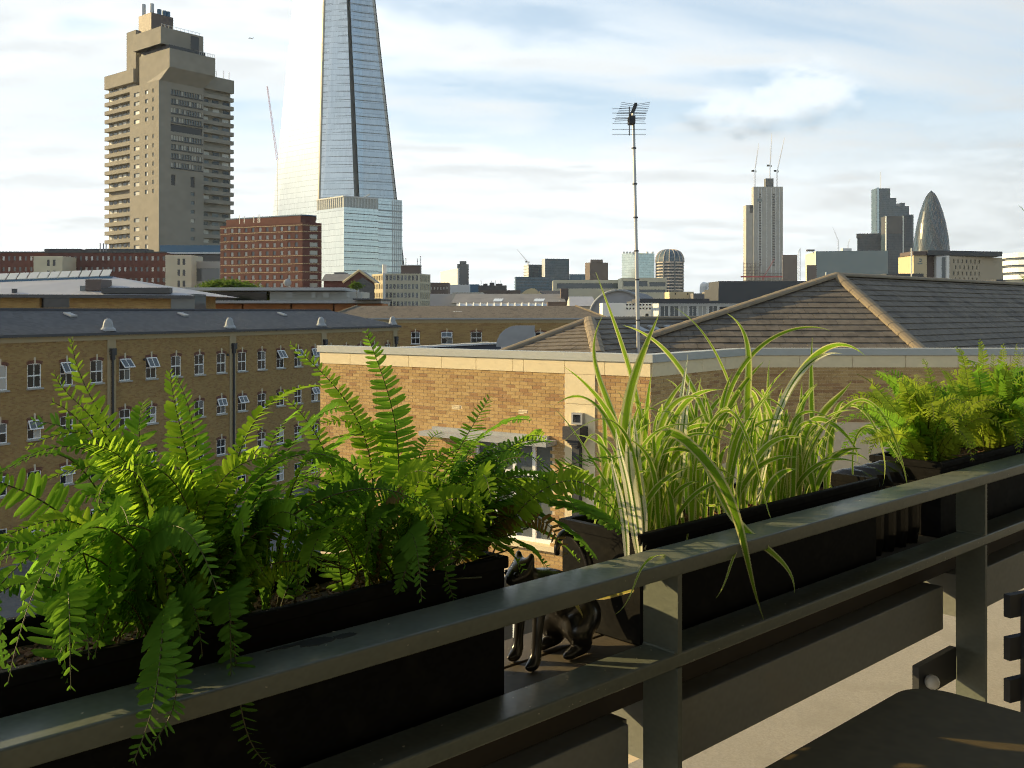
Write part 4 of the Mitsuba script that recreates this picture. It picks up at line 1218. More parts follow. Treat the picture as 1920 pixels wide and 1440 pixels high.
while z < EYE + 245:
    m = Mesh()
    for a, b in ((e_l2, e_g0), (e_g2, e_r)):
        p, q = lerp(a, z), lerp(b, z)
        m.slab(p - V3(0, .35, 0), q - p, V3(0, .3, 0), UP * .35)
    put(sp_ + '__floor_line', m, 'mat_spire_line')
    p, q = lerp(e_r, z), lerp(e_r, z + .5)
    put(sp_ + '__outrigger', Mesh().slab(p + V3(-.2, -.3, 0), V3(1.9, .6, 0), V3(0, .3, 0), UP * .4), 'mat_dark_panel')
    z += 5.8
pp = thing('glass_place_block', 'pale stepped glass office block at the foot of the spire, its left face bright', 'building')
Yp = 620.0
b3 = [V3(X(594, Yp + 22), Yp + 22), V3(X(645, Yp), Yp), V3(X(709, Yp + 16), Yp + 16), V3(X(660, Yp + 40), Yp + 40)]
z3, z2 = zz(369, Yp), zz(388, Yp)
for i, (a, b, bs) in enumerate(((0, 1, 'mat_place_glass'), (1, 2, 'mat_place_glass'))):
    A, B = b3[a], b3[b]
    m = Mesh()
    facade(m, A, B, 0, z2, [], .3)
    put(pp + '__curtain_wall', m, bs)
    m = Mesh()
    facade(m, A, B, z2, z3, [], .3)
    put(pp + '__crown_screen', m, 'mat_glass_pale')
    d = unit(B - A)
    L = np.linalg.norm(B - A)
    o = V3(d[1], -d[0], 0)
    for j in range(int(L / 2.2)):
        put(pp + '__crown_fin', Mesh().slab(V3(*A, z2) + V3(*d, 0) * (j + .5) * 2.2, V3(*d, 0) * .4, o * .4, UP * (z3 - z2)), 'mat_pale_panel')
    for j in range(13):
        zf = z2 - 4.0 * (j + 1)
        if i:
            put(pp + '__floor_line', Mesh().slab(V3(*A, zf), V3(*d, 0) * L, o * .3, UP * .45), 'mat_glass_grey')
    put(pp + '__rim', Mesh().slab(V3(*A, z3 + .01), V3(*d, 0) * L, o * .5, UP * .8), 'mat_pale_panel')
b4 = [V3(X(709, Yp + 18), Yp + 18), V3(X(754, Yp + 30), Yp + 30)]
m = Mesh()
facade(m, b4[0], b4[1], 0, zz(373, Yp + 22), [], .3)
facade(m, b4[1], b4[1] + V3(-14, 40), 0, zz(373, Yp + 22), [], .3)
put(pp + '__rear_step', m, 'mat_shard_glass')
d = unit(b4[1] - b4[0])
for j in range(13):
    zf = zz(373, Yp + 22) - 4.0 * (j + 1)
    put(pp + '__floor_line', Mesh().slab(V3(*b4[0], zf) + V3(d[1], -d[0], 0) * .01, V3(*d, 0) * np.linalg.norm(b4[1] - b4[0]), V3(d[1], -d[0], 0) * .3, UP * (.9 if j in (1, 2, 3, 4) else .5)), 'mat_spire_line')
for j in range(5):
    put(pp + '__fin', Mesh().slab(V3(*(b4[0] + d * (11 + j * 1.6)), 0) + V3(d[1], -d[0], 0) * .02, V3(*d, 0) * .35, V3(d[1], -d[0], 0) * .4, UP * zz(373, Yp + 22)), 'mat_pale_panel')
put(pp + '__roof', Mesh().poly([V3(*p, z3 - .5) for p in b3]).poly([V3(*b4[0], zz(373, Yp + 22) - .3), V3(*b4[1], zz(373, Yp + 22) - .3), V3(b4[1][0] - 14, b4[1][1] + 40, zz(373, Yp + 22) - .3), V3(b4[0][0] - 10, b4[0][1] + 40, zz(373, Yp + 22) - .3)]), 'mat_grey_roof')
put(pp + '__roof_mast', Mesh().tube([at(682, 371, Yp + 5), at(694, 364, Yp + 5)], .4, 4), 'mat_pale_panel')

# ------------------------------------------------------------------ the far skyline
def tower(name, label, pl, pc, pr, yt, Y, beta, left, right, roof='mat_dark_roof', floors=0, line='mat_pale_panel', cat='tower', pitch=5.0, lh=.6):
    k = thing(name, label, cat)
    p = corner(pl, pc, pr, Y, 90 - beta) if pl < pc else front(pc, pr, Y, 30)
    z1 = zz(yt, Y)
    n = len(p)
    for i in range(n):
        m = Mesh()
        facade(m, p[i], p[(i + 1) % n], 0, z1, [], .3)
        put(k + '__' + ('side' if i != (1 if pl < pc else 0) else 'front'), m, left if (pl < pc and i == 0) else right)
    put(k + '__roof', Mesh().poly([V3(*q, z1) for q in p]), roof)
    for j in range(floors):
        band(k, p, [z1 - pitch * (j + .5)], lh, .35, line, 'floor_band', [0, 1] if pl < pc else [0])
    return k


tower('pale_tower', 'pale windowless tower on the skyline, right of the white office block', 826, 858, 861, 503, 1050, 12, 'mat_pale_panel', 'mat_pale_panel')
k = tower('grey_stepped_tower', 'slim dark grey tower behind the pale windowless tower', 857, 858, 879, 495, 1150, 12, 'mat_city_dark', 'mat_concrete_dark', floors=0)
mat('concrete_dark', (0.11, 0.115, 0.115), 0.8)
put(k + '__cap', Mesh().slab(at(862, 495, 1155), V3(7.5, 0, 0), V3(0, 8, 0), UP * 3.4), 'mat_concrete_dark')
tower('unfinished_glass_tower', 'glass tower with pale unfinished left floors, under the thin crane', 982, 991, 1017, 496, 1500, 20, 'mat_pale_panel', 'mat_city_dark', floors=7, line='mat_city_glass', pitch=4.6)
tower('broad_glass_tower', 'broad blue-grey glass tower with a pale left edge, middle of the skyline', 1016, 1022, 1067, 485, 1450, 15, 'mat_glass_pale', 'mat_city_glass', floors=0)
tower('curved_glass_block', 'low blue glass block in front of the two glass towers', 965, 967, 1030, 519, 1250, 12, 'mat_city_glass', 'mat_city_glass', floors=5, line='mat_blue_trim', pitch=4)
tower('navy_block', 'small navy block between broad glass tower and brown tower', 1067, 1068, 1097, 514, 1500, 10, 'mat_city_dark', 'mat_blue_trim')
k = tower('brown_tower', 'dark brown tower with a taller middle part, left of the mast', 1097, 1106, 1140, 492, 1400, 25, 'mat_brown_tower', 'mat_brown_tower', floors=0)
put(k + '__cap', Mesh().slab(at(1108, 492, 1403), V3(17, 0, 0), V3(0, 10, 0), UP * 4.0), 'mat_brown_tower')
mat('tower_pale_glass', curtain((0.50, 0.60, 0.62), (0.34, 0.44, 0.47), 4.0, 3.9, .6), 0.16, 0.8, 0.6)
k = tower('two_tone_glass_tower', 'square glass tower right behind the mast, its left face paler than the right', 1166, 1194, 1227, 474, 1500, 45, 'mat_tower_pale_glass', 'mat_tower_pale_glass')
for p in (1168, 1174, 1180, 1186, 1212, 1222):
    put(k + '__roof_plant', Mesh().slab(at(p, 475, 1502), V3(3.0, 0, 0), V3(0, 5, 0), UP * 2.6), 'mat_white_panel')
dm = thing('striped_domed_tower', 'stone and glass striped tower with a rounded glass top, right of the mast', 'tower')
Yd = 1250.0
cx_, rD = (X(1233, Yd) + X(1287, Yd)) / 2, (X(1287, Yd) - X(1233, Yd)) / 2
cy_ = Yd + rD
zsh = zz(490, Yd)
octo = lambda r: [V3(cx_ + r * math.cos(t), cy_ + r * math.sin(t)) for t in np.linspace(0, 2 * np.pi, 17)[:-1] + .2]
put(dm + '__shaft', Mesh().prism(octo(rD * .96), 0, zsh), 'mat_city_dark')
for j in range(10):
    put(dm + '__stone_band', Mesh().prism(octo(rD), zsh - 1.8 - 3.7 * j * 1.05, zsh - .1 - 3.7 * j * 1.05), 'mat_stripe_stone')
pr = []
for t in np.linspace(0, math.pi / 2, 9):
    pr.append((rD * math.cos(t) ** .6, zsh + (zz(466, Yd) - zsh) * math.sin(t)))
dmm = Mesh()
for (r0a, z0a), (r1a, z1a) in zip(pr[:-1], pr[1:]):
    A_, B_ = octo(r0a), octo(max(r1a, .05))
    for i in range(16):
        dmm.quad(V3(*A_[i], z0a), V3(*A_[(i + 1) % 16], z0a), V3(*B_[(i + 1) % 16], z1a), V3(*B_[i], z1a))
put(dm + '__glass_dome', dmm, 'mat_city_glass')
for i in range(16):
    put(dm + '__rib', Mesh().tube([V3(*octo(r * 1.01)[i], zq) for r, zq in pr], .45, 4), 'mat_stripe_stone')
for i in range(0, 16, 2):
    q = octo(rD * 1.005)[i]
    put(dm + '__pier', Mesh().tube([V3(*q, 0), V3(*q, zsh)], .9, 5), 'mat_glass_grey')
put(dm + '__low_apse', Mesh().tube([at(1228, 560, Yd - 4), at(1228, 523, Yd - 4)], 5.5, 12), 'mat_pale_panel')

# the tower under construction
Yu = 1650.0
ut = tower('unfinished_concrete_tower', 'bare concrete tower under construction with scaffold at its foot and cranes on top', 1409, 1413, 1468, 350, Yu, 14, 'mat_concrete_grey', 'mat_concrete_grey')
put(ut + '__side_lift', Mesh().slab(V3(X(1400, Yu), Yu + 4, 0), V3(X(1413, Yu) - X(1400, Yu), 0, 0), V3(0, 20, 0), UP * zz(384, Yu)), 'mat_concrete_grey')
put(ut + '__lift_hoist', Mesh().slab(at(1406, 399, Yu + 3.8), V3(6.5, 0, 0), V3(0, .1, 0), UP * 13), 'mat_dark_panel')
put(ut + '__core_top', Mesh().slab(at(1436, 350, Yu + 4), V3(13, 0, 0), V3(0, 12, 0), UP * 14), 'mat_concrete_dark')
for px in (1421, 1427, 1437, 1446, 1454, 1461):
    put(ut + '__fin', Mesh().slab(V3(X(px, Yu), Yu - .5, 0), V3(1.1, 0, 0), V3(0, .9, 0), UP * zz(352, Yu)), 'mat_pale_panel')
for j in range(28):
    for px in (1423.5, 1448.5):
        put(ut + '__opening', Mesh().slab(at(px, 366 + 4.9 * j, Yu - .3), V3(3.9, 0, 0), V3(0, .25, 0), UP * 2.6), 'mat_dark_panel')
put(ut + '__netting', Mesh().slab(at(1420, 378, Yu - .8), V3(8, 0, 0), V3(0, .2, 0), UP * 5), 'mat_teal')
sc_ = Mesh()
for j in range(6):
    sc_.slab(at(1394, 526 - 6.2 * j, Yu - 8), V3((92 if j < 3 else 30) / FPX * Yu, 0, 0), V3(0, 3, 0), UP * .8)
for px in (1394, 1401, 1408, 1416, 1424):
    sc_.tube([V3(X(px, Yu), Yu - 8, 0), at(px, 492, Yu - 8)], .4, 4)
put(ut + '__scaffold', sc_, 'mat_brown_tower')
put(ut + '__edge_beam', Mesh().slab(at(1389, 520, Yu - 9), V3(85, 0, 0), V3(0, 1, 0), UP * 2.2), 'mat_red_steel')


def luffer(label, px, y0, y1, pj, yj, Y, bs, group='cranes on the unfinished tower', w=1.0, cw=True):
    k = thing('tower_crane', label, 'crane', group)
    a, b, t = at(px, y0, Y), at(px, y1, Y), at(pj, yj, Y)
    m = Mesh()
    for s in (-1, 1):
        m.tube([a + V3(s * w, 0, 0), b + V3(s * w, 0, 0)], .32 * w, 4)
    n = max(3, int((y0 - y1) / 6))
    for i in range(n):
        p, q = ext(a, b, i / n), ext(a, b, (i + 1) / n)
        m.tube([p + V3(-w, 0, 0), q + V3(w, 0, 0)], .18 * w, 3)
    put(k + '__mast', m, bs)
    m = Mesh()
    for s in (-1, 1):
        m.tube([b + V3(s * .7 * w, 0, 0), t], .28 * w, 4)
    for i in range(10):
        p, q = ext(b, t, i / 10), ext(b, t, (i + 1) / 10)
        m.tube([p + V3(-.6 * w * (1 - i / 10), 0, 0), q + V3(.6 * w * (1 - i / 10), 0, 0)], .16 * w, 3)
    put(k + '__jib', m, bs)
    if cw:
        put(k + '__counterweight', Mesh().slab(b + V3(-5 * w, 0, 0), V3(4 * w, 0, 0), V3(0, 2, 0), UP * 3 * w), 'mat_dark_panel')
        put(k + '__cab', Mesh().slab(b + V3(.5 * w, -1, -1), V3(2.4 * w, 0, 0), V3(0, 2, 0), UP * 3 * w), 'mat_white_panel')


luffer('white luffing crane at the left corner of the unfinished tower', 1415, 350, 322, 1423, 268, Yu + 3, 'mat_crane_white')
luffer('white luffing crane on the middle core of the unfinished tower', 1444, 336, 312, 1447, 250, Yu + 5, 'mat_crane_white', cw=True)
luffer('white luffing crane at the right corner of the unfinished tower', 1457, 352, 322, 1471, 258, Yu + 3, 'mat_crane_white')
luffer('red crane jib leaning at the foot of the unfinished tower', 1430, 526, 522, 1452, 486, Yu - 12, 'mat_red_steel', cw=False)
luffer('thin pale crane mast left of the teal sheeted building', 1499, 526, 470, 1501, 465, 1500, 'mat_pale_panel', None, 1.2, False)
luffer('faint slanting crane above the glass towers in mid skyline', 990, 500, 492, 969, 467, 1480, 'mat_crane_white', None, .8, True)
luffer('faint slanting crane above the teal sheeted building', 1572, 475, 452, 1561, 425, 1600, 'mat_crane_white', None, .7, False)
luffer('small faint crane left of the dark tower group', 1590, 472, 458, 1594, 448, 1600, 'mat_crane_white', None, .6, False)
# hazy crane jib between the concrete tower and the spire
k = thing('tower_crane', 'thin reddish crane jib hanging against white cloud between concrete tower and glass spire', 'crane')
Yk = 620.0
put(k + '__mast', Mesh().tube([V3(X(521, Yk), Yk, 0), at(520, 300, Yk)], .16, 4), 'mat_white_panel')
jm = Mesh()
a, b = at(520, 300, Yk), at(501, 162, Yk)
for s in (-.55, .55):
    jm.tube([a + V3(s, 0, 0), b + V3(s * .4, 0, 0)], .11, 4)
for i in range(24):
    p, q = ext(a, b, i / 24), ext(a, b, (i + 1) / 24)
    jm.tube([p + V3(-.5, 0, 0), q + V3(.5, 0, 0)], .07, 3)
put(k + '__jib', jm, 'mat_red_steel')

tower('brown_square_block', 'dark brown square block right against the unfinished tower', 1467, 1468, 1495, 478, 1550, 10, 'mat_brown_tower', 'mat_brown_tower')
tl = tower('teal_sheeted_building', 'broad teal sheeted building below the stepped towers, right of the unfinished tower', 1510, 1530, 1665, 471, 1200, 10, 'mat_cream', 'mat_teal')
put(tl + '__bare_floors', Mesh().slab(V3(X(1513, 1200), 1199 + 1.5, 0), V3(X(1531, 1200) - X(1513, 1200), -1, 0), V3(0, .4, 0), UP * zz(497, 1200)), 'mat_brown_tower')
put(tl + '__roof_plant', Mesh().slab(at(1580, 471, 1204), V3(11, 0, 0), V3(0, 8, 0), UP * 3.6), 'mat_pale_panel')
put(tl + '__roof_plant', Mesh().slab(at(1514, 471, 1215), V3(9, 0, 0), V3(0, 6, 0), UP * 2.2), 'mat_dark_panel')
hr = thing('stepped_glass_tower', 'blue-grey glass tower stepping down to the right, with a white mast on top', 'tower')
for a, b, t in ((1643, 1669, 353), (1669, 1681, 371), (1681, 1690, 386), (1690, 1698, 380), (1698, 1706, 386), (1706, 1715, 402)):
    put(hr + '__step', Mesh().slab(V3(X(a, 1800), 1800 + (b - 1669) * .1, 0), V3(X(b, 1800) - X(a, 1800) - .05, 0, 0), V3(0, 25, 0), UP * zz(t, 1800)), 'mat_city_glass')
put(hr + '__edge_strip', Mesh().slab(V3(X(1643, 1800), 1796.9, 0), V3(4, 0, 0), V3(0, .5, 0), UP * (zz(352, 1800))), 'mat_tower_pale_glass')
put(hr + '__mast', Mesh().tube([at(1651, 353, 1810), at(1651, 322, 1810)], .5, 5), 'mat_white_panel')
dk = thing('dark_slab_tower', 'dark slab tower with pale vertical edges in front of the stepped glass tower', 'tower')
put(dk + '__upper', Mesh().slab(V3(X(1662, 1500), 1500, zz(438, 1500)), V3(X(1692, 1500) - X(1662, 1500), 0, 0), V3(0, 22, 0), UP * (zz(405, 1500) - zz(438, 1500))), 'mat_dark_panel')
put(dk + '__lower', Mesh().slab(V3(X(1662, 1500), 1500, 0), V3(X(1692, 1500) - X(1662, 1500), 0, 0), V3(0, 22, 0), UP * (zz(438, 1500) - .02)), 'mat_city_dark')
put(dk + '__side', Mesh().slab(V3(X(1694, 1500), 1502, 0), V3(X(1712, 1500) - X(1694, 1500), 0, 0), V3(0, 20, 0), UP * zz(404, 1500)), 'mat_city_dark')
for p in (1660.5, 1692.3):
    put(dk + '__pale_edge', Mesh().slab(V3(X(p, 1500), 1498, 0), V3(1.4, 0, 0), V3(0, 3, 0), UP * zz(405, 1500)), 'mat_pale_panel')
k = tower('dark_low_tower', 'dark flat-topped block left of the dark slab tower', 1607, 1608, 1661, 438, 1550, 10, 'mat_city_dark', 'mat_city_dark')
put(k + '__pale_pier', Mesh().slab(V3(X(1630, 1550), 1549, 0), V3(3, 0, 0), V3(0, .6, 0), UP * zz(448, 1550)), 'mat_pale_panel')
put(k + '__top_band', Mesh().slab(at(1606, 447, 1549), V3(46, 0, 0), V3(0, 1, 0), UP * 7), 'mat_dark_panel')

gh = thing('egg_shaped_glass_tower', 'egg-shaped glass tower with spiral bands and diamond lattice, at right of the skyline', 'tower')
Ye = 1850.0
cxe, cye = X(1761, Ye), Ye + 35
tipz, basez = zz(353, Ye), 0.0


def egg_r(t):                                               # t: 0 at the ground, 1 at the tip
    return 34.0 * np.interp(t, [0, .15, .35, .5, .62, .74, .84, .92, .97, 1.0], [.90, .965, 1.0, .97, .90, .76, .58, .385, .22, .012])


NT, NA = 42, 72
egg = [[V3(cxe + egg_r(t) * math.cos(a), cye + egg_r(t) * math.sin(a), basez + t * (tipz - basez)) for a in np.linspace(0, 2 * np.pi, NA + 1)[:-1]] for t in np.linspace(0, 1, NT + 1)]
light_, dark_ = Mesh(), Mesh()
for i in range(NT):
    for j in range(NA):
        jj = (j + 1) % NA
        (dark_ if ((j + i * 72 / 84) % 12) < 4.2 or i > 38 else light_).quad(egg[i][j], egg[i][jj], egg[i + 1][jj], egg[i + 1][j])
put(gh + '__glazing', light_, 'mat_egg_glass')
put(gh + '__spiral_band', dark_, 'mat_city_dark')
for s in (-1, 1):
    for q in range(18):
        pts = []
        for t in np.linspace(0, .98, 40):
            a = q * 2 * np.pi / 18 + s * t * 1.75 * 1.5
            r_ = egg_r(t) + .25
            pts.append(V3(cxe + r_ * math.cos(a), cye + r_ * math.sin(a), basez + t * (tipz - basez)))
        put(gh + '__lattice', Mesh().tube(pts, .20, 3), 'mat_concrete_dark')

# hotel at the right
Yt = 350.0
ho = thing('beige_hotel', 'beige hotel with narrow dark windows under a dark top, behind the big roof', 'building')
fl = lambda a, b, y: Mesh().slab(V3(X(a, Yt), Yt + y, 0), V3(X(b, Yt) - X(a, Yt) - .02, 0, 0), V3(0, 14, 0), UP * zz(479, Yt))
put(ho + '__left_wing', fl(1713, 1738, 0), 'mat_warm_stone')
put(ho + '__recess', fl(1738, 1758, 3), 'mat_brown_tower')
put(ho + '__stair_bay', fl(1758, 1776, 1), 'mat_pale_panel')
put(ho + '__stair_edge', fl(1776, 1781, .4), 'mat_white_panel')
put(ho + '__stair_window', Mesh().slab(V3(X(1768, Yt), Yt + .9, 0), V3(1.3, 0, 0), V3(0, .05, 0), UP * zz(482, Yt)), 'mat_glass_grey')
hw = V3(X(1781, Yt), Yt + 1), V3(X(1906, Yt + 14), Yt + 14)
Lw = np.linalg.norm(hw[1] - hw[0])
hs_ = []
for j in range(4):
    zt_ = zz(485.5 + 11.4 * j, Yt)
    for i in range(7 if j % 2 == 0 else 6):
        u = 2.2 + 2.05 * i + (.9 if j % 2 else 0)
        hs_.append((u, u + .62, zt_ - 1.35, zt_))
m = Mesh()
facade(m, hw[0], hw[1], 0, zz(480, Yt), hs_, .25)
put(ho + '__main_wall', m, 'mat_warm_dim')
mat('warm_dim', (0.40, 0.335, 0.235), 0.85)  # darker copy of warm_stone, the right face's shade put into its colour
panes(ho, hw[0], hw[1], hs_, .25, 'mat_glass_dark')
put(ho + '__dark_top', Mesh().slab(V3(X(1737, Yt), Yt - 1, zz(478.5, Yt)), V3(X(1898, Yt) - X(1737, Yt), 8, 0), V3(0, 18, 0), UP * (zz(469.5, Yt) - zz(478.5, Yt))), 'mat_dark_panel')
put(ho + '__left_top', Mesh().slab(V3(X(1711, Yt), Yt - .5, zz(478.5, Yt)), V3(X(1736, Yt) - X(1711, Yt), 0, 0), V3(0, 12, 0), UP * 1.4), 'mat_brown_tower')
lg = Mesh()
c = at(1725, 488, Yt - .15)
lg.add([c + V3(.62 * math.cos(t) * r, 0, .62 * math.sin(t) * r) for t in np.linspace(-2.2, 2.2, 13) for r in (.55, 1.0)], [[2 * i, 2 * i + 1, 2 * i + 3, 2 * i + 2] for i in range(12)])
lg.slab(c + V3(-.8, 0, -1.35), V3(1.6, 0, 0), V3(0, .02, 0), UP * .28)
put(ho + '__logo', lg, 'mat_blue_trim')
low('dark_low_roof', 'dark low roof in front of the hotel at the right edge', 1868, 1990, 524, 190, 8, 'mat_dark_panel', 'mat_dark_roof')
low('dark_low_roof', 'dark low roof at the foot of the dark slab tower, left of the hotel', 1662, 1732, 513, 330, 8, 'mat_dark_panel', 'mat_dark_roof')
low('small_cream_house', 'small cream roof below the teal sheeted building', 1634, 1664, 517, 380, 8, 'mat_warm_stone')
for px, lab in ((1709, 'thin pale pole in front of the dark slab tower'), (1549, 'thin pale pole in front of the teal sheeted building')):
    k = thing('thin_pole', lab, 'pole')
    put(k + '__shaft', Mesh().tube([V3(X(px, 320), 320, 0), at(px, 465 if px == 1709 else 510, 320)], .22, 5), 'mat_pale_panel')
    put(k + '__base', Mesh().box(V3(X(px, 320), 320, .3), (.9, .9, .6)), 'mat_concrete_grey')
wt = thing('white_banded_drum', 'round white banded drum half cut off by the right edge, beside the hotel', 'building')
cw_ = V3(X(1935, 120), 120, 0)
put(wt + '__core', Mesh().tube([cw_, cw_ + UP * zz(477, 120)], 2.9, 20), 'mat_glass_grey')
for j in range(4):
    put(wt + '__white_band', Mesh().tube([cw_ + UP * zz(484 + 13.5 * j, 120), cw_ + UP * zz(475.5 + 13.5 * j, 120)], 3.25 - .03 * j, 24), 'mat_upvc')
bd = thing('aeroplane', 'tiny aeroplane high between the concrete tower and the spire', 'aeroplane')
c = at(470, 72, 950)
put(bd + '__fuselage', Mesh().tube([c + V3(-2.4, 0, 0), c + V3(-2, 0, .1), c + V3(1.7, 0, .1), c + V3(2.6, 0, .2)], [.05, .36, .33, .06], 8), 'mat_pale_panel')
put(bd + '__wing', Mesh().slab(c + V3(-.5, -3, 0), V3(.8, 0, 0), V3(.8, 6, 0), UP * .1), 'mat_pale_panel')
put(bd + '__tail_fin', Mesh().slab(c + V3(2.0, -.1, .1), V3(.5, 0, 0), V3(0, .1, 0), V3(.4, 0, 1.0)), 'mat_pale_panel')

# ------------------------------------------------------------------ the air between here and the far towers
scene['air'] = {'type': 'homogeneous', 'albedo': rgb(.86, .93, .98), 'sigma_t': 0.000045}
scene['haze'] = {'type': 'cube', 'to_world': T4().translate([0, 1175, 157]).scale([2700, 1725, 158.5]), 'bsdf': {'type': 'null'}, 'interior': {'type': 'ref', 'id': 'air'}}
labels['haze'] = {'kind': 'stuff', 'label': 'thin bright haze over the city, fading the far towers', 'category': 'haze'}
scene['camera']['medium'] = {'type': 'ref', 'id': 'air'}

# ------------------------------------------------------------------ the balcony: a runs along the railing, o outwards from its outer edge
AU, AO = V3(.7305, .6829, 0), V3(-.6829, .7305, 0)
A0 = V3(0, 1.81, 0)
N = lambda a, o, z=0.0: A0 + AU * a + AO * o + UP * (EYE + z)


def along(px, o):
    k = (px - 960) / FPX
    return (k * (1.81 + .7305 * o) + .6829 * o) / (.7305 - .6829 * k)


def on(px, py, o):                                          # the point at offset o from the railing seen at a pixel
    a = along(px, o)
    p = N(a, o)
    p[2] = EYE - (py - HOR) / FPX * p[1]
    return p


def rounded(a0, a1, o0, o1, z0, z1, r=.006):
    """A bar along the railing with rounded arrises."""
    c = manifold3d.CrossSection([[(o0 + r, z0 + r), (o1 - r, z0 + r), (o1 - r, z1 - r), (o0 + r, z1 - r)]]).offset(r, manifold3d.JoinType.Round, circular_segments=12)
    m = manifold3d.Manifold.extrude(c, a1 - a0).to_mesh()
    v, f = m.vert_properties[:, :3], m.tri_verts
    w = A0 + np.outer(v[:, 2] + a0, AU) + np.outer(v[:, 0], AO) + np.outer(v[:, 1] + EYE, UP)
    return Mesh().add(w, f)


rail = thing('balcony_railing', 'grey painted steel balcony railing with two flat rails on flat posts, running across the foreground', 'railing')
put(rail + '__top_rail', rounded(-2.6, 5.6, -.10, .0, -.532, -.50, .005), 'mat_grey_paint', 35)
put(rail + '__lower_rail', rounded(-2.6, 5.6, -.092, -.004, -.722, -.692, .005), 'mat_grey_paint', 35)
for a in (-1.172, .371, 1.914, 3.457):
    m = Mesh()
    for z0, z1 in ((-.692, -.532), (-1.62, -.722)):
        m.slab(N(a, -.094, z0), AU * .014, AO * .09, UP * (z1 - z0))
    put(rail + '__post', m, 'mat_grey_paint')
    w = Mesh()                                              # weld beads where the rails meet the post
    for z in (-.692, -.532):
        for s in (0, .014):
            w.tube([N(a + s, -.09, z), N(a + s, -.006, z)], .005, 6)
    put(rail + '__weld_bead', w, 'mat_grey_paint', True)
for i, (a0, a1) in enumerate(((-2.2, -1.25), (-1.10, .328), (.455, 1.829), (1.99, 3.40))):
    put(rail + '__panel_beam', rounded(a0, a1, .0, .24, -.985, -.85, .004), 'mat_beam_paint', 35)
    put(rail + '__beam_bracket', Mesh().slab(N(a1 + .004, .05, -.96), AU * .05, AO * .09, UP * .09), 'mat_beam_paint')
shelf = thing('shelf_plank', 'weathered wooden plank under the planters, showing beneath the black statue', 'plank')
for i, (o0, o1) in enumerate(((.012, .135), (.142, .262))):
    put(shelf + '__board', rounded(-1.9, 3.3, o0, o1, -.742, -.716, .003), 'mat_wood', 35)
put(shelf + '__plinth', Mesh().slab(N(-1.9, .06, -.8485), AU * 5.2, AO * .16, UP * .106), 'mat_wood_dark')
# the floor, the wall behind the camera and the pale ledge outside the railing
g = Mesh().slab(N(-3.2, -2.4, -1.72), AU * 9, AO * 2.52, UP * .12)
structure('balcony_floor', g, 'mat_decking')
g = Mesh().slab(N(-3.5, .14, -2.0), AU * 9.5, AO * 1.02, UP * .25)
structure('pale_ledge', g, 'mat_slab')
g = Mesh().slab(N(-3.5, -2.7, -14), AU * 9.5, AO * .28, UP * 17)
structure('house_wall', g, 'mat_render_wall')
g = Mesh().slab(N(-3.5, -2.4, 1.0), AU * 9.5, AO * 1.95, UP * .25)  # unseen slab added overhead to keep sky light off the foreground
structure('added_shade_slab', g, 'mat_render_wall')

rngp = np.random.default_rng(8)
pud = thing('water_puddle', 'small wet patch lying on the top rail in front of the first planter', 'puddle')
for cx0, co, ra, ro in ((along(598, -.03), -.030, .030, .013), (along(560, -.02), -.017, .045, .006), (along(645, -.03), -.034, .018, .009)):
    pts = [N(cx0 + ra * k_ * math.cos(t), co + ro * k_ * math.sin(t), -.4988) for t, k_ in zip(np.linspace(0, 2 * np.pi, 25)[:-1], 1 + rngp.normal(0, .12, 24))]
    m = Mesh().poly(pts)
    low_ = [p - UP * .001 for p in pts]
    for i in range(24):
        m.quad(low_[i], low_[(i + 1) % 24], pts[(i + 1) % 24], pts[i])
    put(pud + '__pool', m, 'mat_water')
mat('water', (0.06, 0.065, 0.06), 0.02, 0.5)
mat('fleck', (0.30, 0.28, 0.22), 0.8)
fk = Mesh()
for _ in range(150):                                         # chips and grit on the rails
    a, o, z = rngp.uniform(-1.0, 3.2), rngp.uniform(-.097, -.004), (-.4999, -.6919)[rngp.integers(0, 2)]
    q_ = rngp.uniform(.0006, .0022)
    if rngp.random() < .4:
        fk.slab(N(a, -.1004, z - rngp.uniform(.004, .026)), AU * q_ * 1.8, AO * .0006, UP * q_)
    else:
        fk.box(N(a, min(o, -.008) if z < -.6 else o, z + .0004), (q_ * 2, q_, .0008), AU + AO * rngp.normal(0, 1))
put(rail + '__grit', fk, 'mat_fleck', kind='stuff')

# table and chair on the balcony
tb = thing('balcony_table', 'dark brown table with rounded corner in the bottom right, close to the railing', 'table')
pg = sbox(.05, -1.02, .985, -.30).buffer(-.09).buffer(.09)
c = manifold3d.CrossSection([np.array(pg.exterior.coords)[:-1][::-1]])
if c.area() < .1:
    c = manifold3d.CrossSection([np.array(pg.exterior.coords)[:-1]])
mm = manifold3d.Manifold.extrude(c, .022).to_mesh()
v = mm.vert_properties[:, :3]
w = A0 + np.outer(v[:, 0], AU) + np.outer(v[:, 1], AO) + np.outer(v[:, 2] + EYE - .872, UP)
put(tb + '__top', Mesh().add(w, mm.tri_verts), 'mat_table_top', 30)
for a in (.16, .87):
    for o in (-.92, -.40):
        put(tb + '__leg', Mesh().tube([N(a, o, -1.6), N(a, o, -.875)], .018, 8), 'mat_dark_metal', 40)
ch = thing('balcony_chair', 'dark slatted chair back cut off by the right edge, beyond the table', 'chair')
CA, CO = 1.60, -.29
cx = lambda a, o, z: N(CA + a, CO + o, z)
for z in (-.80, -.916, -1.03):
    put(ch + '__back_slat', Mesh().box(cx(.20, -.06, z), (.46, .02, .062), unit(AU * .95 - AO * .30)), 'mat_dark_metal')
for a, o in ((.03, -.022), (.40, -.14)):
    put(ch + '__back_post', Mesh().tube([cx(a + .0, o, -1.6), cx(a, o, -.78)], .014, 8), 'mat_dark_metal', 40)
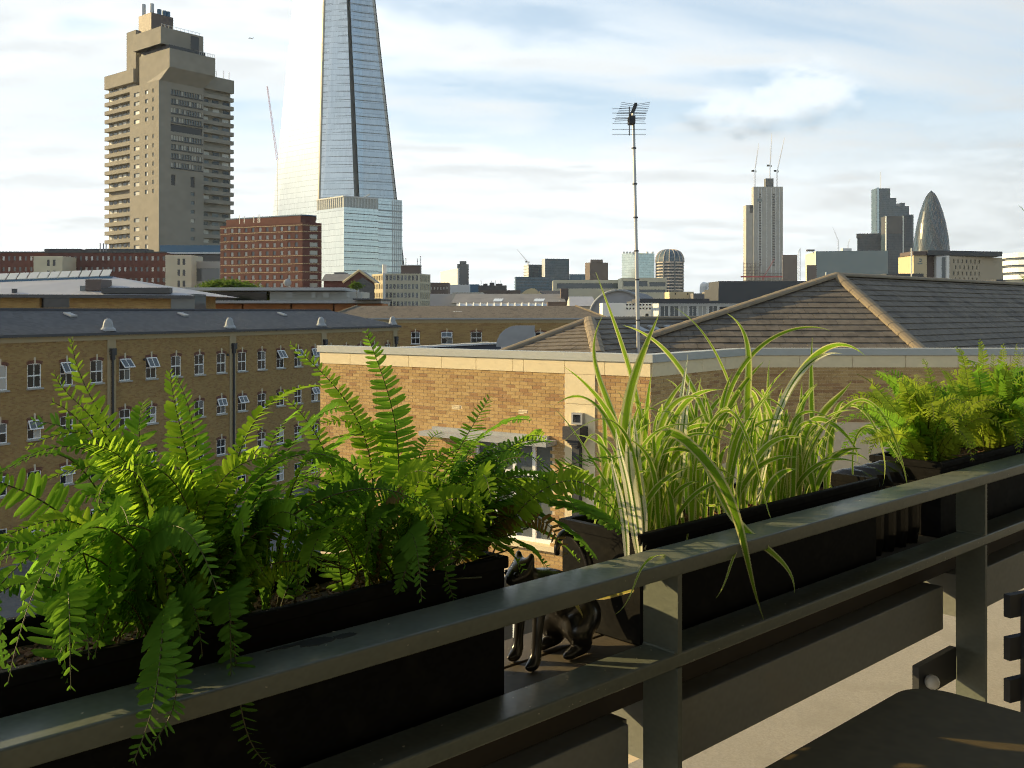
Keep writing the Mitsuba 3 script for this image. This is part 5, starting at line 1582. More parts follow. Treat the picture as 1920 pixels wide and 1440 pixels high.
put(ch + '__seat', Mesh().box(cx(.13, -.28, -1.17), (.42, .40, .03), unit(AU * .95 - AO * .30)), 'mat_dark_metal')
for a, o in ((-.10, -.42), (.26, -.53)):
    put(ch + '__leg', Mesh().tube([cx(a, o, -1.6), cx(a, o, -1.18)], .014, 8), 'mat_dark_metal', 40)
kb = thing('railing_bracket', 'dark bracket with a round white knob fixed to the second post above the table', 'bracket')
kp = on(1748, 1279, -.03)
put(kb + '__plate', Mesh().slab(kp + AO * .02 - UP * .05 - AU * .045, AU * .26, AO * .02, UP * .10), 'mat_dark_metal')
put(kb + '__knob', Mesh().tri(trimesh.creation.icosphere(3, .0215).apply_translation(kp)), 'mat_white_knob', True)
put(kb + '__stem', Mesh().tube([kp, kp + AO * .03], .008, 8), 'mat_dark_metal', 40)

# ------------------------------------------------------------------ planters
def planter(label, a0, a1, z0, z1, o0=.03, o1=.26, fill=-.045):
    k = thing('planter', label, 'planter', 'black planter boxes on the shelf')
    t = .010
    def ringbox(grow, z0, z1, th):
        A_, B_, C_, D_ = a0 - grow, a1 + grow, o0 - grow, o1 + grow
        m = Mesh()
        m.slab(N(A_, C_, z0), AU * (B_ - A_), AO * th, UP * (z1 - z0)).slab(N(A_, D_ - th, z0), AU * (B_ - A_), AO * th, UP * (z1 - z0))
        m.slab(N(A_, C_ + th, z0), AU * th, AO * (D_ - C_ - 2 * th), UP * (z1 - z0)).slab(N(B_ - th, C_ + th, z0), AU * th, AO * (D_ - C_ - 2 * th), UP * (z1 - z0))
        return m
    put(k + '__box', ringbox(0, z0, z1 - .022, t).slab(N(a0 + t, o0 + t, z0), AU * (a1 - a0 - 2 * t), AO * (o1 - o0 - 2 * t), UP * .01), 'mat_black_plastic')
    rim = Mesh()
    for b in ((a0 - .006, a1 + .006, o0 - .006, o0 + .012), (a0 - .006, a1 + .006, o1 - .012, o1 + .006)):
        r_ = rounded(b[0], b[1], b[2], b[3], z1 - .022, z1, .004)
        rim.add(*r_.arrays())
    for aa in (a0 - .006, a1 - .012):
        rim.slab(N(aa, o0 + .0125, z1 - .021), AU * .018, AO * (o1 - o0 - .025), UP * .0205)
    put(k + '__rim', rim, 'mat_black_plastic', 35)
    # uneven soil
    na, no = 70, 14
    aa, oo = np.linspace(a0 + t, a1 - t, na), np.linspace(o0 + t, o1 - t, no)
    G = np.array([[N(x, y, z1 + fill + .018 * (meshkit.fbm(np.array([x * 14, y * 14, 2.2]), 3) - .5)) for y in oo] for x in aa]).reshape(-1, 3)
    i, j = np.meshgrid(np.arange(na - 1), np.arange(no - 1), indexing='ij')
    put(k + '__soil', Mesh().add(G, np.stack([i * no + j, i * no + j + 1, (i + 1) * no + j + 1, (i + 1) * no + j], -1).reshape(-1, 4)[:, ::-1]), 'mat_soil', True)
    rng = np.random.default_rng(int(abs(a0) * 100) + 3)
    m = Mesh()
    for _ in range(1700):
        x, y = rng.uniform(a0 + .02, a1 - .02), rng.uniform(o0 + .02, o1 - .02)
        z = z1 + fill + .018 * (meshkit.fbm(np.array([x * 14, y * 14, 2.2]), 3) - .5) + .003
        ax_, az_ = unit(rng.normal(size=3) * V3(1, 1, .3)), unit(UP + rng.normal(size=3) * .5)
        s = rng.uniform(.0025, .0065)
        az_ = unit(az_ - ax_ * (az_ @ ax_))
        m.box(N(x, y, z), (s * 1.8, s, s * .6), ax_, az_)
    put(k + '__bark_chips', m, 'mat_bark', kind='stuff')
    return k


P1 = planter('long black planter at left holding two leafy ferns', -1.04, .008, -.713, -.455)
P2 = planter('long black planter in the middle holding striped grass', .402, 1.456, -.713, -.475)
P3 = planter('black planter at right holding feathery ferns', 1.883, 2.94, -.713, -.475)

# ------------------------------------------------------------------ black statue of a sitting cat, and a ribbed ornament
cat = thing('cat_statue', 'black bronze statue of a slender sitting cat on the plank between the first two planters', 'statue')


def hulls(bones):
    out = None
    sph = lambda p, r: manifold3d.Manifold.sphere(r, 20).translate(tuple(p))
    for (p, r), (q, s) in bones:
        h = manifold3d.Manifold.batch_hull([sph(p, r), sph(q, s)])
        out = h if out is None else out + h
    return out


# local: x along the shelf, y outwards, z up from the plank
def chain(pts):
    return list(zip(pts[:-1], pts[1:]))


bones = []
for y, sh in ((.085, .0), (.150, .012)):                     # straight front legs with forward paws
    bones += chain([((.170 + sh, y + .012, .150), .022), ((.152 + sh, y, .100), .0125), ((.147 + sh, y, .050), .0100), ((.144 + sh, y, .022), .0120)])
    bones += chain([((.146 + sh, y, .014), .0135), ((.122 + sh, y - .002, .0125), .0125)])
for y in (.082, .160):                                       # folded hind legs
    bones += chain([((.290, y + (.02 if y < .1 else -.02), .080), .046), ((.262, y, .056), .032), ((.285, y, .027), .017)])
    bones += chain([((.290, y, .018), .016), ((.250, y - .004, .015), .013), ((.224, y - .005, .012), .0125)])
bones += chain([((.300, .12, .072), .056), ((.268, .12, .118), .046), ((.215, .12, .150), .038), ((.180, .12, .158), .034)])
bones += chain([((.180, .12, .160), .030), ((.150, .12, .180), .023)])
bones += chain([((.138, .12, .192), .028), ((.114, .118, .184), .019), ((.101, .117, .178), .012)])
body = hulls(bones)
ear = lambda y: manifold3d.Manifold.batch_hull([manifold3d.Manifold.sphere(.012, 12).translate((.146, y, .208)), manifold3d.Manifold.sphere(.003, 8).translate((.150, y * 1.12 - .0144, .236))])
body = (body + ear(.138) + ear(.102)).refine_to_length(.007)
mc = body.to_mesh()
tm = trimesh.Trimesh(mc.vert_properties[:, :3], mc.tri_verts, process=True)
trimesh.smoothing.filter_taubin(tm, .5, -.52, 14)
ZP = -.716
loc = lambda p: A0 + np.outer(p[:, 0], AU) + np.outer(p[:, 1], AO) + np.outer(p[:, 2] + EYE + ZP, UP)
put(cat + '__body', Mesh().add(loc(np.array(tm.vertices)), tm.faces), 'mat_black_bronze', True)
tl_ = np.array([(.345, .13, .045), (.372, .14, .11), (.365, .15, .18), (.335, .155, .225), (.300, .155, .240), (.275, .15, .225), (.272, .15, .200)])
tl_ = CubicSpline(np.linspace(0, 1, len(tl_)), tl_)(np.linspace(0, 1, 40))
put(cat + '__tail', Mesh().tube(loc(tl_), np.linspace(.012, .006, 40), 10), 'mat_black_bronze', 50)
eyes = Mesh()
for y in (.105, .133):
    eyes.tri(trimesh.creation.icosphere(2, .006).apply_translation(loc(np.array([[.110, y, .193]]))[0]))
put(cat + '__eyes', eyes, 'mat_black_gloss', True)
orn = thing('ribbed_ornament', 'glossy black ornament of rounded ribs on the shelf between grass planter and right-hand fern planter', 'ornament')
for i in range(4):
    a = 1.535 + .078 * i
    pr_ = [(.060, 0), (.066, .05), (.066, .15), (.060, .196), (.045, .226), (.022, .242), (.004, .246)]
    m = Mesh()
    R_ = []
    for r_, h in pr_:
        R_.append([N(a, .145) + AU * (r_ * .62 * math.cos(t)) + AO * (r_ * 1.5 * math.sin(t)) + UP * (ZP + h) for t in np.linspace(0, 2 * np.pi, 25)[:-1]])
    for u, v_ in zip(R_[:-1], R_[1:]):
        for j in range(24):
            m.quad(u[j], u[(j + 1) % 24], v_[(j + 1) % 24], v_[j])
    m.poly(R_[-1])
    put(orn + '__rib', m, 'mat_black_gloss', 60)

# ------------------------------------------------------------------ ferns
def thin(name, color, trans, rough=.35):
    scene['mat_' + name] = {'type': 'principledthin', 'base_color': color if isinstance(color, dict) else rgb(*color), 'roughness': rough, 'diff_trans': trans, 'eta': 1.55}


mat('wood_dark', (0.035, 0.028, 0.02), 0.8)
thin('frond_brown', (0.22, 0.15, 0.05), .8, .5)
thin('frond', (0.20, 0.39, 0.034), 1.3, .21)
thin('frond_young', (0.31, 0.48, 0.036), 1.35, .23)
thin('frond_dark', (0.12, 0.26, 0.032), 1.15, .19)
thin('frond_fine', (0.32, 0.43, 0.04), 1.25, .35)
mat('frond_stem', (0.07, 0.065, 0.022), 0.5)
mat('frond_stem_green', (0.13, 0.17, 0.03), 0.5)


def spline(pts, n):
    p = np.asarray(pts, float)
    if len(p) == 2:
        return p[0] + (p[1] - p[0]) * np.linspace(0, 1, n)[:, None]
    t = np.r_[0, np.cumsum(np.linalg.norm(np.diff(p, axis=0), axis=1))]
    return CubicSpline(t / t[-1], p)(np.linspace(0, 1, n))


US = np.array([0, .12, .38, .66, .88, 1.0])
HW = np.array([.42, .50, .52, .48, .34, .04])


def frond_mesh(pts, wmax, rng, face, n=30, start=.16, vee=.12, roll=.62, peak=.30, sweep=.13, wk=1.0, curl=.18, pitch=.0088):
    """Leaflets in two rows along a rachis. face: the way the upper side looks."""
    C = spline(pts, 160)
    n = int(np.clip(np.linalg.norm(np.diff(C, axis=0), axis=1).sum() * (1 - start) / (pitch * rng.uniform(.85, 1.3)), 16, 60))
    T = np.gradient(C, axis=0)
    T /= np.linalg.norm(T, axis=1, keepdims=True)
    L = np.linalg.norm(np.diff(C, axis=0), axis=1).sum()
    s = start + (1 - start) * (np.arange(n) + .5) / n * .985
    V, F_ = [], []
    for side in (-1, 1):
        ss = np.clip(s + side * .15 * (1 - start) / n + rng.normal(0, .12 / n, n), 0, .995)
        i = np.clip((ss * 159).astype(int), 0, 158)
        c, t = C[i], T[i]
        fr = np.broadcast_to(unit(face), (n, 3))
        x = np.cross(t, fr)
        x /= np.linalg.norm(x, axis=1, keepdims=True) + 1e-9
        nn = np.cross(x, t)
        q = (ss - start) / (1 - start)
        prof = np.where(q < peak, .55 + .45 * np.sin(q / peak * np.pi / 2), np.clip((1 - q) / (1 - peak), 0, 1) ** .48) * (1 + rng.normal(0, .03, n))
        ln = np.maximum(wmax * prof * rng.choice([1, 1, 1, 1, 1, 1, 1, 1, 1, .55], n), .004)[:, None]
        sw = (sweep + .60 * q ** 4 + rng.normal(0, .045, n))[:, None]
        d = x * side * np.cos(sw) + t * np.sin(sw) + nn * (vee + rng.normal(0, .05, n))[:, None]
        d /= np.linalg.norm(d, axis=1, keepdims=True)
        # the blade's own normal, rolled so that leaflets overlap like louvres
        b0 = np.cross(nn, d)
        b0 /= np.linalg.norm(b0, axis=1, keepdims=True)
        b0 *= np.sign((b0 * t).sum(1))[:, None]
        n0 = np.cross(d, b0)
        n0 *= np.sign((n0 * nn).sum(1))[:, None]
        ra = (roll + rng.normal(0, .13, n))[:, None]
        b = b0 * np.cos(ra) - n0 * np.sin(ra)
        nb = n0 * np.cos(ra) + b0 * np.sin(ra)
        sp = L * (1 - start) / n
        w = np.minimum(sp * wk, .30 * ln[:, 0])[:, None]
        cu = (curl + rng.normal(0, .06, n))[:, None]
        vs = []
        for u, h in zip(US, HW):
            mid = c + d * ln * u + b0 * ln * .16 * u * u - nb * ln * cu * u * u
            for k in (-1, 0, 1):
                lift = .24 * w * h * abs(k)
                vs.append(mid + b * w * h * k + nb * lift)
        vs = np.stack(vs, 1)                                # n x 18 x 3
        base = np.arange(n)[:, None, None] * 18
        fq = []
        for r in range(5):
            for k in range(2):
                fq.append([3 * r + k, 3 * r + k + 1, 3 * r + k + 4, 3 * r + k + 3])
        fq = np.array(fq)[None] + base
        V.append(vs.reshape(-1, 3))
        F_.append(fq.reshape(-1, 4) + (0 if side < 0 else n * 18))
    leaf = (np.vstack(V), np.vstack(F_))
    stem = Mesh().tube(C[::6], np.linspace(.0019, .0006, len(C[::6])), 5)
    return leaf, stem


def frond(parent, pts, wmax, rng, face=None, tone=None, stem='mat_frond_stem', **kw):
    face = V3(-.25, -.85, .45) + rng.normal(0, .18, 3) if face is None else np.asarray(face, float)
    leaf, st = frond_mesh(pts, wmax, rng, face, **kw)
    tone = tone or ('mat_frond', 'mat_frond_young', 'mat_frond', 'mat_frond_dark')[rng.integers(0, 4)]
    if rng.random() < .012:
        tone = 'mat_frond_brown'
    k = put(parent + '__frond', Mesh().add(*leaf), tone, True)
    put(k + '__stem', st, stem, True)


TOWARD = V3(-.45, -.82, .3)                                  # faces the camera
SKY = V3(-.45, -.35, .8)
LEFT = V3(-.8, -.45, .4)
rng = np.random.default_rng(41)
f1 = thing('fern', 'big bright green fern in the first planter, its fronds against the long brick block', 'fern', 'ferns in the planters')
Yg_, Dk, Md = 'mat_frond_young', 'mat_frond_dark', 'mat_frond'
# (pixel, pixel, offset) along each frond that can be told apart in the photograph


def rooted(P_, o):                                           # the first point goes down to the soil
    if o >= .05:
        P_[0][2] = EYE - .505
    return P_


hero1 = [
    ([(330, 1110, .14), (262, 880, .17), (185, 770, .19), (146, 690, .20), (133, 622, .20)], .040, TOWARD, Yg_, 34, .30),
    ([(320, 1100, .12), (268, 980, .13), (262, 860, .13), (264, 775, .13), (272, 748, .14)], .062, TOWARD, Md, 30, .18),
    ([(385, 1110, .12), (372, 960, .13), (345, 830, .14), (325, 740, .15), (318, 688, .15)], .050, TOWARD, Yg_, 36, .10),
    ([(392, 1110, .15), (385, 930, .17), (362, 800, .18), (344, 735, .18), (326, 700, .19)], .042, TOWARD, Md, 34, .15),
    ([(400, 1105, .12), (440, 1000, .12), (510, 890, .13), (570, 805, .14), (640, 765, .17)], .055, V3(-.72, -.6, .34), Dk, 30, .16),
    ([(410, 1100, .14), (520, 960, .17), (600, 860, .19), (670, 808, .21), (760, 800, .23)], .045, V3(-.7, -.6, .4), Md, 34, .2),
    ([(395, 1100, .14), (425, 930, .15), (445, 850, .15), (470, 800, .16), (493, 796, .16)], .030, V3(-.7, -.6, .35), Md, 24, .30),
    ([(380, 1095, .16), (415, 940, .19), (450, 830, .20), (480, 800, .21), (500, 815, .21)], .028, V3(-.7, -.6, .35), Md, 24, .30),
    ([(310, 1090, .14), (235, 920, .14), (180, 850, .14), (110, 838, .14), (20, 880, .14)], .036, V3(-.3, -.6, .7), Md, 28, .2),
    ([(300, 1085, .15), (225, 870, .16), (170, 815, .17), (110, 815, .17), (42, 845, .18)], .036, V3(-.3, -.7, .6), Yg_, 26, .25),
    ([(290, 1090, .12), (180, 1000, .11), (110, 975, .10), (60, 985, .09), (2, 1008, .08)], .034, V3(-.2, -.8, .6), Yg_, 24, .2),
    ([(300, 1100, .10), (200, 1060, .08), (120, 1030, .06), (40, 1035, .05), (-60, 1060, .03)], .038, SKY, Md, 28, .15),
    ([(310, 1080, .16), (170, 900, .18), (90, 850, .18), (30, 870, .18), (-30, 910, .18)], .034, SKY, Dk, 26, .2),
    ([(330, 1090, .10), (290, 960, .11), (205, 860, .13), (150, 790, .14), (86, 748, .15)], .034, TOWARD, Yg_, 28, .25),
    ([(300, 1080, .14), (235, 880, .16), (150, 760, .17), (112, 720, .18), (100, 690, .18)], .030, TOWARD, Yg_, 26, .45),
    ([(320, 1130, .06), (322, 1170, .0), (300, 1240, -.05), (272, 1310, -.07), (262, 1340, -.08)], .042, V3(-.35, -.85, .35), Md, 24, .05),
    ([(290, 1080, .06), (225, 1110, .02), (170, 1150, -.01), (130, 1190, -.02), (112, 1232, -.03)], .048, TOWARD, Dk, 22, .1),
    ([(365, 1110, .05), (372, 1120, .03), (366, 1150, .01), (350, 1190, .0), (342, 1205, .0)], .032, TOWARD, Yg_, 16, .1),
    ([(330, 1150, .03), (300, 1240, -.11), (285, 1330, -.13), (262, 1400, -.13), (245, 1440, -.13)], .036, TOWARD, Dk, 22, .2),
    ([(340, 1150, .03), (330, 1260, -.11), (320, 1340, -.13), (290, 1390, -.13), (272, 1420, -.13)], .030, TOWARD, Dk, 20, .3),
    ([(420, 1120, .03), (438, 1200, -.02), (448, 1300, -.05), (462, 1370, -.06), (520, 1440, -.06)], .030, TOWARD, Dk, 26, .05),
    ([(430, 1110, .05), (436, 1150, .03), (440, 1190, .015), (440, 1230, .0), (438, 1246, .0)], .022, TOWARD, Dk, 16, .1),
    ([(450, 1080, .10), (500, 1060, .08), (550, 1052, .08), (600, 1056, .08), (630, 1066, .08)], .034, V3(-.1, -.95, .1), Yg_, 14, .15),
    ([(400, 1090, .08), (480, 1000, .06), (540, 975, .05), (600, 985, .04), (650, 1010, .04)], .036, SKY, Md, 26, .15),
    ([(350, 1100, .05), (300, 1010, .02), (240, 985, .0), (180, 1010, -.02), (120, 1060, -.04)], .040, SKY, Dk, 28, .1),
    ([(345, 1095, .05), (280, 930, .03), (232, 880, .02), (200, 900, .01), (190, 960, .0)], .036, V3(-.6, -.6, .5), Yg_, 26, .2),
]
for pts, w, fc, tone, n, st in hero1:
    frond(f1, rooted([on(*p) for p in pts], pts[0][2]), w, rng, fc + rng.normal(0, .08, 3), tone, n=n, start=st)


def wild(parent, px, py, o, count, r, rng, lo=.22, hi=.42, wm=.036, spread=1.0, tones=None, below=.12, n=26, low=1.0, soil=-.505, **kw):
    """Fronds that spring from one crown in every direction and arch over."""
    base = N(along(px, o), o, soil)
    for i in range(count):
        a = rng.uniform(0, 2 * np.pi)
        L = rng.uniform(lo, hi)
        up = rng.uniform(.05, 1.0)
        h = AU * math.cos(a) * 1.1 + AO * math.sin(a) * .7
        dip = max(0.0, .30 - up) * low                       # the lowest hang over the rim
        out = .95 - .72 * up                                # leaning outwards or standing up
        p0 = base + h * rng.uniform(0, r) + UP * rng.uniform(-.01, .01)
        p1 = p0 + h * L * .25 * out * spread + UP * L * (.30 + .10 * up)
        p2 = p0 + h * L * .62 * out * spread + UP * L * (.46 + .26 * up)
        p3 = p0 + h * L * (1.02 * out + .12) * spread + UP * L * (.34 + .62 * up - below - .6 * dip)
        face = unit(UP * (.95 - .75 * up) + h * (.30 - .9 * up) * .8 + V3(-.45, -.45, 0) + rng.normal(0, .18, 3))
        frond(parent, [p0, p1, p2, p3], wm * rng.uniform(.8, 1.15), rng, face, tones[rng.integers(0, len(tones))] if tones else None, n=n, start=rng.uniform(.06, .2), **kw)


wild(f1, 330, 1120, .13, 14, .05, rng, .32, .48, .046)
wild(f1, 300, 1135, .09, 4, .07, rng, .18, .28, .042, below=.35, tones=[Dk, Md, Md])
wild(f1, 420, 1105, .10, 3, .05, rng, .18, .26, .040, below=.35, tones=[Dk, Md, Md])
wild(f1, 120, 1160, .10, 5, .07, rng, .18, .30, .042, below=.35, tones=[Dk, Md, Md])
wild(f1, 190, 1130, .14, 9, .06, rng, .26, .40, .044, tones=[Dk, Md, Md])
wild(f1, 440, 1095, .14, 15, .05, rng, .28, .42, .044)
wild(f1, 500, 1080, .15, 7, .05, rng, .24, .36, .042, tones=[Dk, Md, Md])
f2 = thing('fern', 'green fern at the right end of the first planter, against the yellow brick wall', 'fern', 'ferns in the planters')
hero2 = [
    ([(738, 1075, .14), (748, 900, .16), (738, 780, .17), (712, 690, .18), (683, 612, .18)], .040, V3(.1, -.9, .3), Md, 34, .28),
    ([(690, 1070, .15), (700, 930, .17), (680, 810, .18), (610, 705, .19), (540, 640, .20)], .036, TOWARD, Yg_, 28, .30),
    ([(770, 1070, .13), (815, 930, .14), (850, 860, .14), (885, 800, .15), (921, 738, .15)], .046, TOWARD, Md, 22, .30),
    ([(770, 1050, .10), (880, 970, .08), (980, 915, .07), (1080, 868, .07), (1165, 858, .07)], .046, V3(.0, -.6, .75), Md, 36, .22),
    ([(760, 1040, .16), (840, 920, .18), (900, 870, .19), (960, 840, .20), (1040, 828, .20)], .042, V3(-.65, -.55, .5), Dk, 30, .2),
    ([(780, 1060, .14), (830, 900, .18), (880, 840, .20), (930, 800, .21), (1000, 790, .22)], .034, V3(-.7, -.55, .45), Md, 28, .25),
    ([(790, 1050, .12), (900, 960, .10), (1000, 940, .09), (1100, 960, .08), (1200, 1030, .07)], .044, SKY, Dk, 34, .15),
    ([(800, 1060, .10), (900, 1000, .08), (980, 985, .07), (1040, 1010, .06), (1090, 1055, .05)], .042, SKY, Md, 28, .15),
    ([(800, 1050, .13), (900, 940, .14), (1000, 915, .14), (1080, 925, .14), (1160, 960, .13)], .036, SKY, Dk, 30, .2),
    ([(790, 1060, .08), (850, 1010, .06), (910, 1010, .05), (960, 1040, .04), (985, 1075, .03)], .040, SKY, Md, 24, .15),
    ([(760, 1060, .06), (772, 1010, .05), (768, 1040, .02), (755, 1090, .01), (748, 1112, .0)], .044, TOWARD, Dk, 18, .2),
    ([(810, 1060, .06), (830, 1050, .04), (838, 1080, .02), (846, 1110, .01), (852, 1128, .005)], .026, TOWARD, Dk, 16, .15),
    ([(730, 1065, .14), (650, 940, .15), (600, 900, .15), (560, 900, .15), (520, 930, .15)], .036, SKY, Md, 26, .25),
    ([(720, 1070, .12), (640, 1000, .11), (590, 985, .10), (560, 1000, .10), (540, 1030, .09)], .034, SKY, Yg_, 24, .25),
    ([(715, 1070, .16), (620, 880, .2), (590, 810, .21), (560, 770, .22), (535, 745, .22)], .034, TOWARD, Yg_, 26, .35),
    ([(745, 1060, .16), (760, 900, .2), (720, 830, .2), (650, 790, .2), (590, 800, .2)], .040, V3(-.2, -.6, .7), Yg_, 30, .25),
]
for pts, w, fc, tone, n, st in hero2:
    frond(f2, rooted([on(*p) for p in pts], pts[0][2]), w, rng, fc + rng.normal(0, .08, 3), tone, n=n, start=st)
wild(f2, 690, 1085, .15, 6, .05, rng, .26, .38, .042)
wild(f2, 740, 1085, .14, 15, .05, rng, .26, .42, .042)
for pts, w in (([(840, 1060, .10), (905, 985, .09), (980, 960, .07), (1060, 990, .05), (1118, 1050, .04)], .044), ([(830, 1060, .12), (900, 960, .13), (990, 930, .12), (1090, 945, .11), (1180, 1000, .10)], .042), ([(845, 1060, .08), (900, 1015, .06), (950, 1010, .04), (1000, 1035, .03), (1030, 1068, .02)], .040), ([(830, 1060, .16), (890, 930, .19), (960, 890, .2), (1030, 890, .2), (1110, 925, .2)], .040)):
    frond(f2, rooted([on(*p) for p in pts], pts[0][2]), w, rng, SKY, (Dk, Md)[rng.integers(0, 2)], start=.15)
wild(f2, 780, 1080, .10, 4, .06, rng, .18, .26, .040, below=.3, tones=[Dk, Md, Md])
wild(f2, 880, 1050, .12, 9, .05, rng, .26, .40, .042, tones=[Dk, Md, Yg_])
wild(f2, 830, 1060, .15, 8, .05, rng, .24, .38, .042, tones=[Dk, Dk, Md])
bs = Mesh()
for i in range(34):                                          # bare brown stalks at the crown
    b = N(along(735 + rng.normal(0, 14), .14), .14 + rng.normal(0, .02), -.505)
    h = rng.normal(0, .06, 3) * V3(1, 1, .4)
    bs.tube([b, b + h * .7 + UP * .05, b + h * 1.5 + UP * rng.uniform(.07, .12)], [.0022, .0019, .0014], 5)
put(f2 + '__bare_stalks', bs, 'mat_frond_stem', True)

f3 = thing('fern', 'feathery yellow-green fern at the left end of the right-hand planter', 'fern', 'ferns in the planters')
f4 = thing('fern', 'tall feathery yellow-green fern at the right edge, above the right-hand planter', 'fern', 'ferns in the planters')
kw = dict(n=34, wk=.80, roll=.3, pitch=.0095, soil=-.525)
FT = ['mat_frond_fine', 'mat_frond_fine', 'mat_frond']
for tip, mid, o, par, w in (((1602, 700), (1680, 770), .15, f3, .030), ((1640, 695), (1700, 750), .17, f3, .034), ((1690, 705), (1735, 770), .13, f3, .036), ((1728, 672), (1750, 760), .19, f3, .03),
                            ((1600, 760), (1690, 800), .10, f3, .032), ((1610, 830), (1690, 815), .08, f3, .032), ((1780, 735), (1770, 790), .1, f3, .034),
                            ((1790, 648), (1818, 740), .15, f4, .036), ((1835, 634), (1840, 740), .17, f4, .036), ((1880, 642), (1862, 740), .14, f4, .04), ((1915, 650), (1885, 740), .16, f4, .036),
                            ((1760, 690), (1800, 760), .12, f4, .032), ((1930, 700), (1890, 780), .10, f4, .036), ((1860, 660), (1852, 760), .2, f4, .034), ((1905, 640), (1890, 720), .22, f4, .03)):
    b = (1745, 862) if par == f3 else (1852, 848)
    pts = [on(b[0], b[1], .14), on((b[0] + mid[0]) / 2 + rng.normal(0, 6), (b[1] + mid[1]) / 2, (.14 + o) / 2), on(*mid, o), on((mid[0] + tip[0]) / 2 + 6, (mid[1] + tip[1]) / 2 - 4, o), on(*tip, o)]
    frond(par, pts, w, rng, TOWARD + rng.normal(0, .15, 3), FT[rng.integers(0, 3)], 'mat_frond_stem_green', start=.1, **{k_: v_ for k_, v_ in kw.items() if k_ != 'soil'})
wild(f3, 1735, 868, .15, 64, .10, rng, .24, .42, .040, tones=FT, **kw)
wild(f4, 1860, 850, .15, 70, .11, rng, .26, .46, .042, tones=FT + ['mat_frond_dark'], **kw)
wild(f4, 1990, 830, .15, 50, .12, rng, .26, .46, .042, tones=FT + ['mat_frond_dark'], **kw)
tallf = [on(1990, 830, .2), on(1975, 700, .22), on(1950, 600, .24), on(1925, 530, .25), on(1908, 512, .26)]
frond(f4, tallf, .03, rng, TOWARD, 'mat_frond_fine', 'mat_frond_stem_green', n=34, start=.2)
tallf = [on(1995, 830, .24), on(1990, 650, .26), on(1965, 500, .28), on(1930, 410, .30), on(1908, 384, .30)]
frond(f4, tallf, .02, rng, TOWARD, 'mat_frond', 'mat_frond_stem_green', n=30, start=.35)

# ------------------------------------------------------------------ variegated grass
def stripe_fn(cream, green, edge, soft):
    def fn(p, n, uv):
        u = dr.abs(uv.x)
        wob = .10 * (noise(uv.y * 7.0, p.x * 31.0) - .5) + .05 * (noise(uv.x * 26.0, uv.y * 2.0) - .5)
        k = smoothstep(edge - soft, edge + soft, u + wob)
        vein = .90 + .2 * noise(uv.x * 22.0, uv.y * 3.0)
        return mix(green, cream, k) * vein
    return proc(fn)


thin('striped_leaf', stripe_fn((0.60, 0.60, 0.27), (0.20, 0.37, 0.025), .62, .08), 1.0, .32)
thin('striped_leaf_bright', stripe_fn((0.68, 0.68, 0.31), (0.29, 0.46, 0.032), .58, .10), 1.1, .32)
thin('striped_leaf_white', stripe_fn((0.80, 0.79, 0.62), (0.14, 0.25, 0.05), .22, .10), .8, .35)
thin('dry_leaf', stripe_fn((0.52, 0.43, 0.16), (0.38, 0.36, 0.08), .5, .2), .9, .5)


def blade(parent, pts, w, rng, face=None, tone=None, taper=.55):
    C = spline(pts, 34)
    T = np.gradient(C, axis=0)
    T /= np.linalg.norm(T, axis=1, keepdims=True)
    face = unit(V3(-.5, -.8, .25) + rng.normal(0, .35, 3)) if face is None else unit(face)
    X_ = np.cross(T, face)
    X_ /= np.linalg.norm(X_, axis=1, keepdims=True) + 1e-9
    tw_ = rng.normal(0, .25) + rng.normal(0, .5) * np.linspace(0, 1, 34)
    nn = np.cross(X_, T)
    X2 = X_ * np.cos(tw_)[:, None] + nn * np.sin(tw_)[:, None]
    n2 = np.cross(X2, T)
    s = np.linspace(0, 1, 34)
    prof = np.minimum(1, .55 + s * 1.6) * np.where(s > taper, np.clip(1 - ((s - taper) / (1 - taper)) ** 1.7, 0, 1), 1)
    hw = np.maximum(w / 2 * prof, .0004)[:, None]
    us = np.array([-1, -.55, 0, .55, 1])
    keel = .22
    V = np.stack([C + X2 * hw * u + n2 * hw * keel * abs(u) for u in us], 1).reshape(-1, 3)
    uv = np.stack([np.broadcast_to(us, (34, 5)), np.broadcast_to(s[:, None], (34, 5))], -1).reshape(-1, 2)
    i, j = np.meshgrid(np.arange(33), np.arange(4), indexing='ij')
    Fq = np.stack([i * 5 + j, i * 5 + j + 1, (i + 1) * 5 + j + 1, (i + 1) * 5 + j], -1).reshape(-1, 4)
    tone = tone or ('mat_striped_leaf', 'mat_striped_leaf_bright', 'mat_striped_leaf')[rng.integers(0, 3)]
    put(parent + '__leaf', Mesh().add(V, Fq), tone, True, uv=uv)


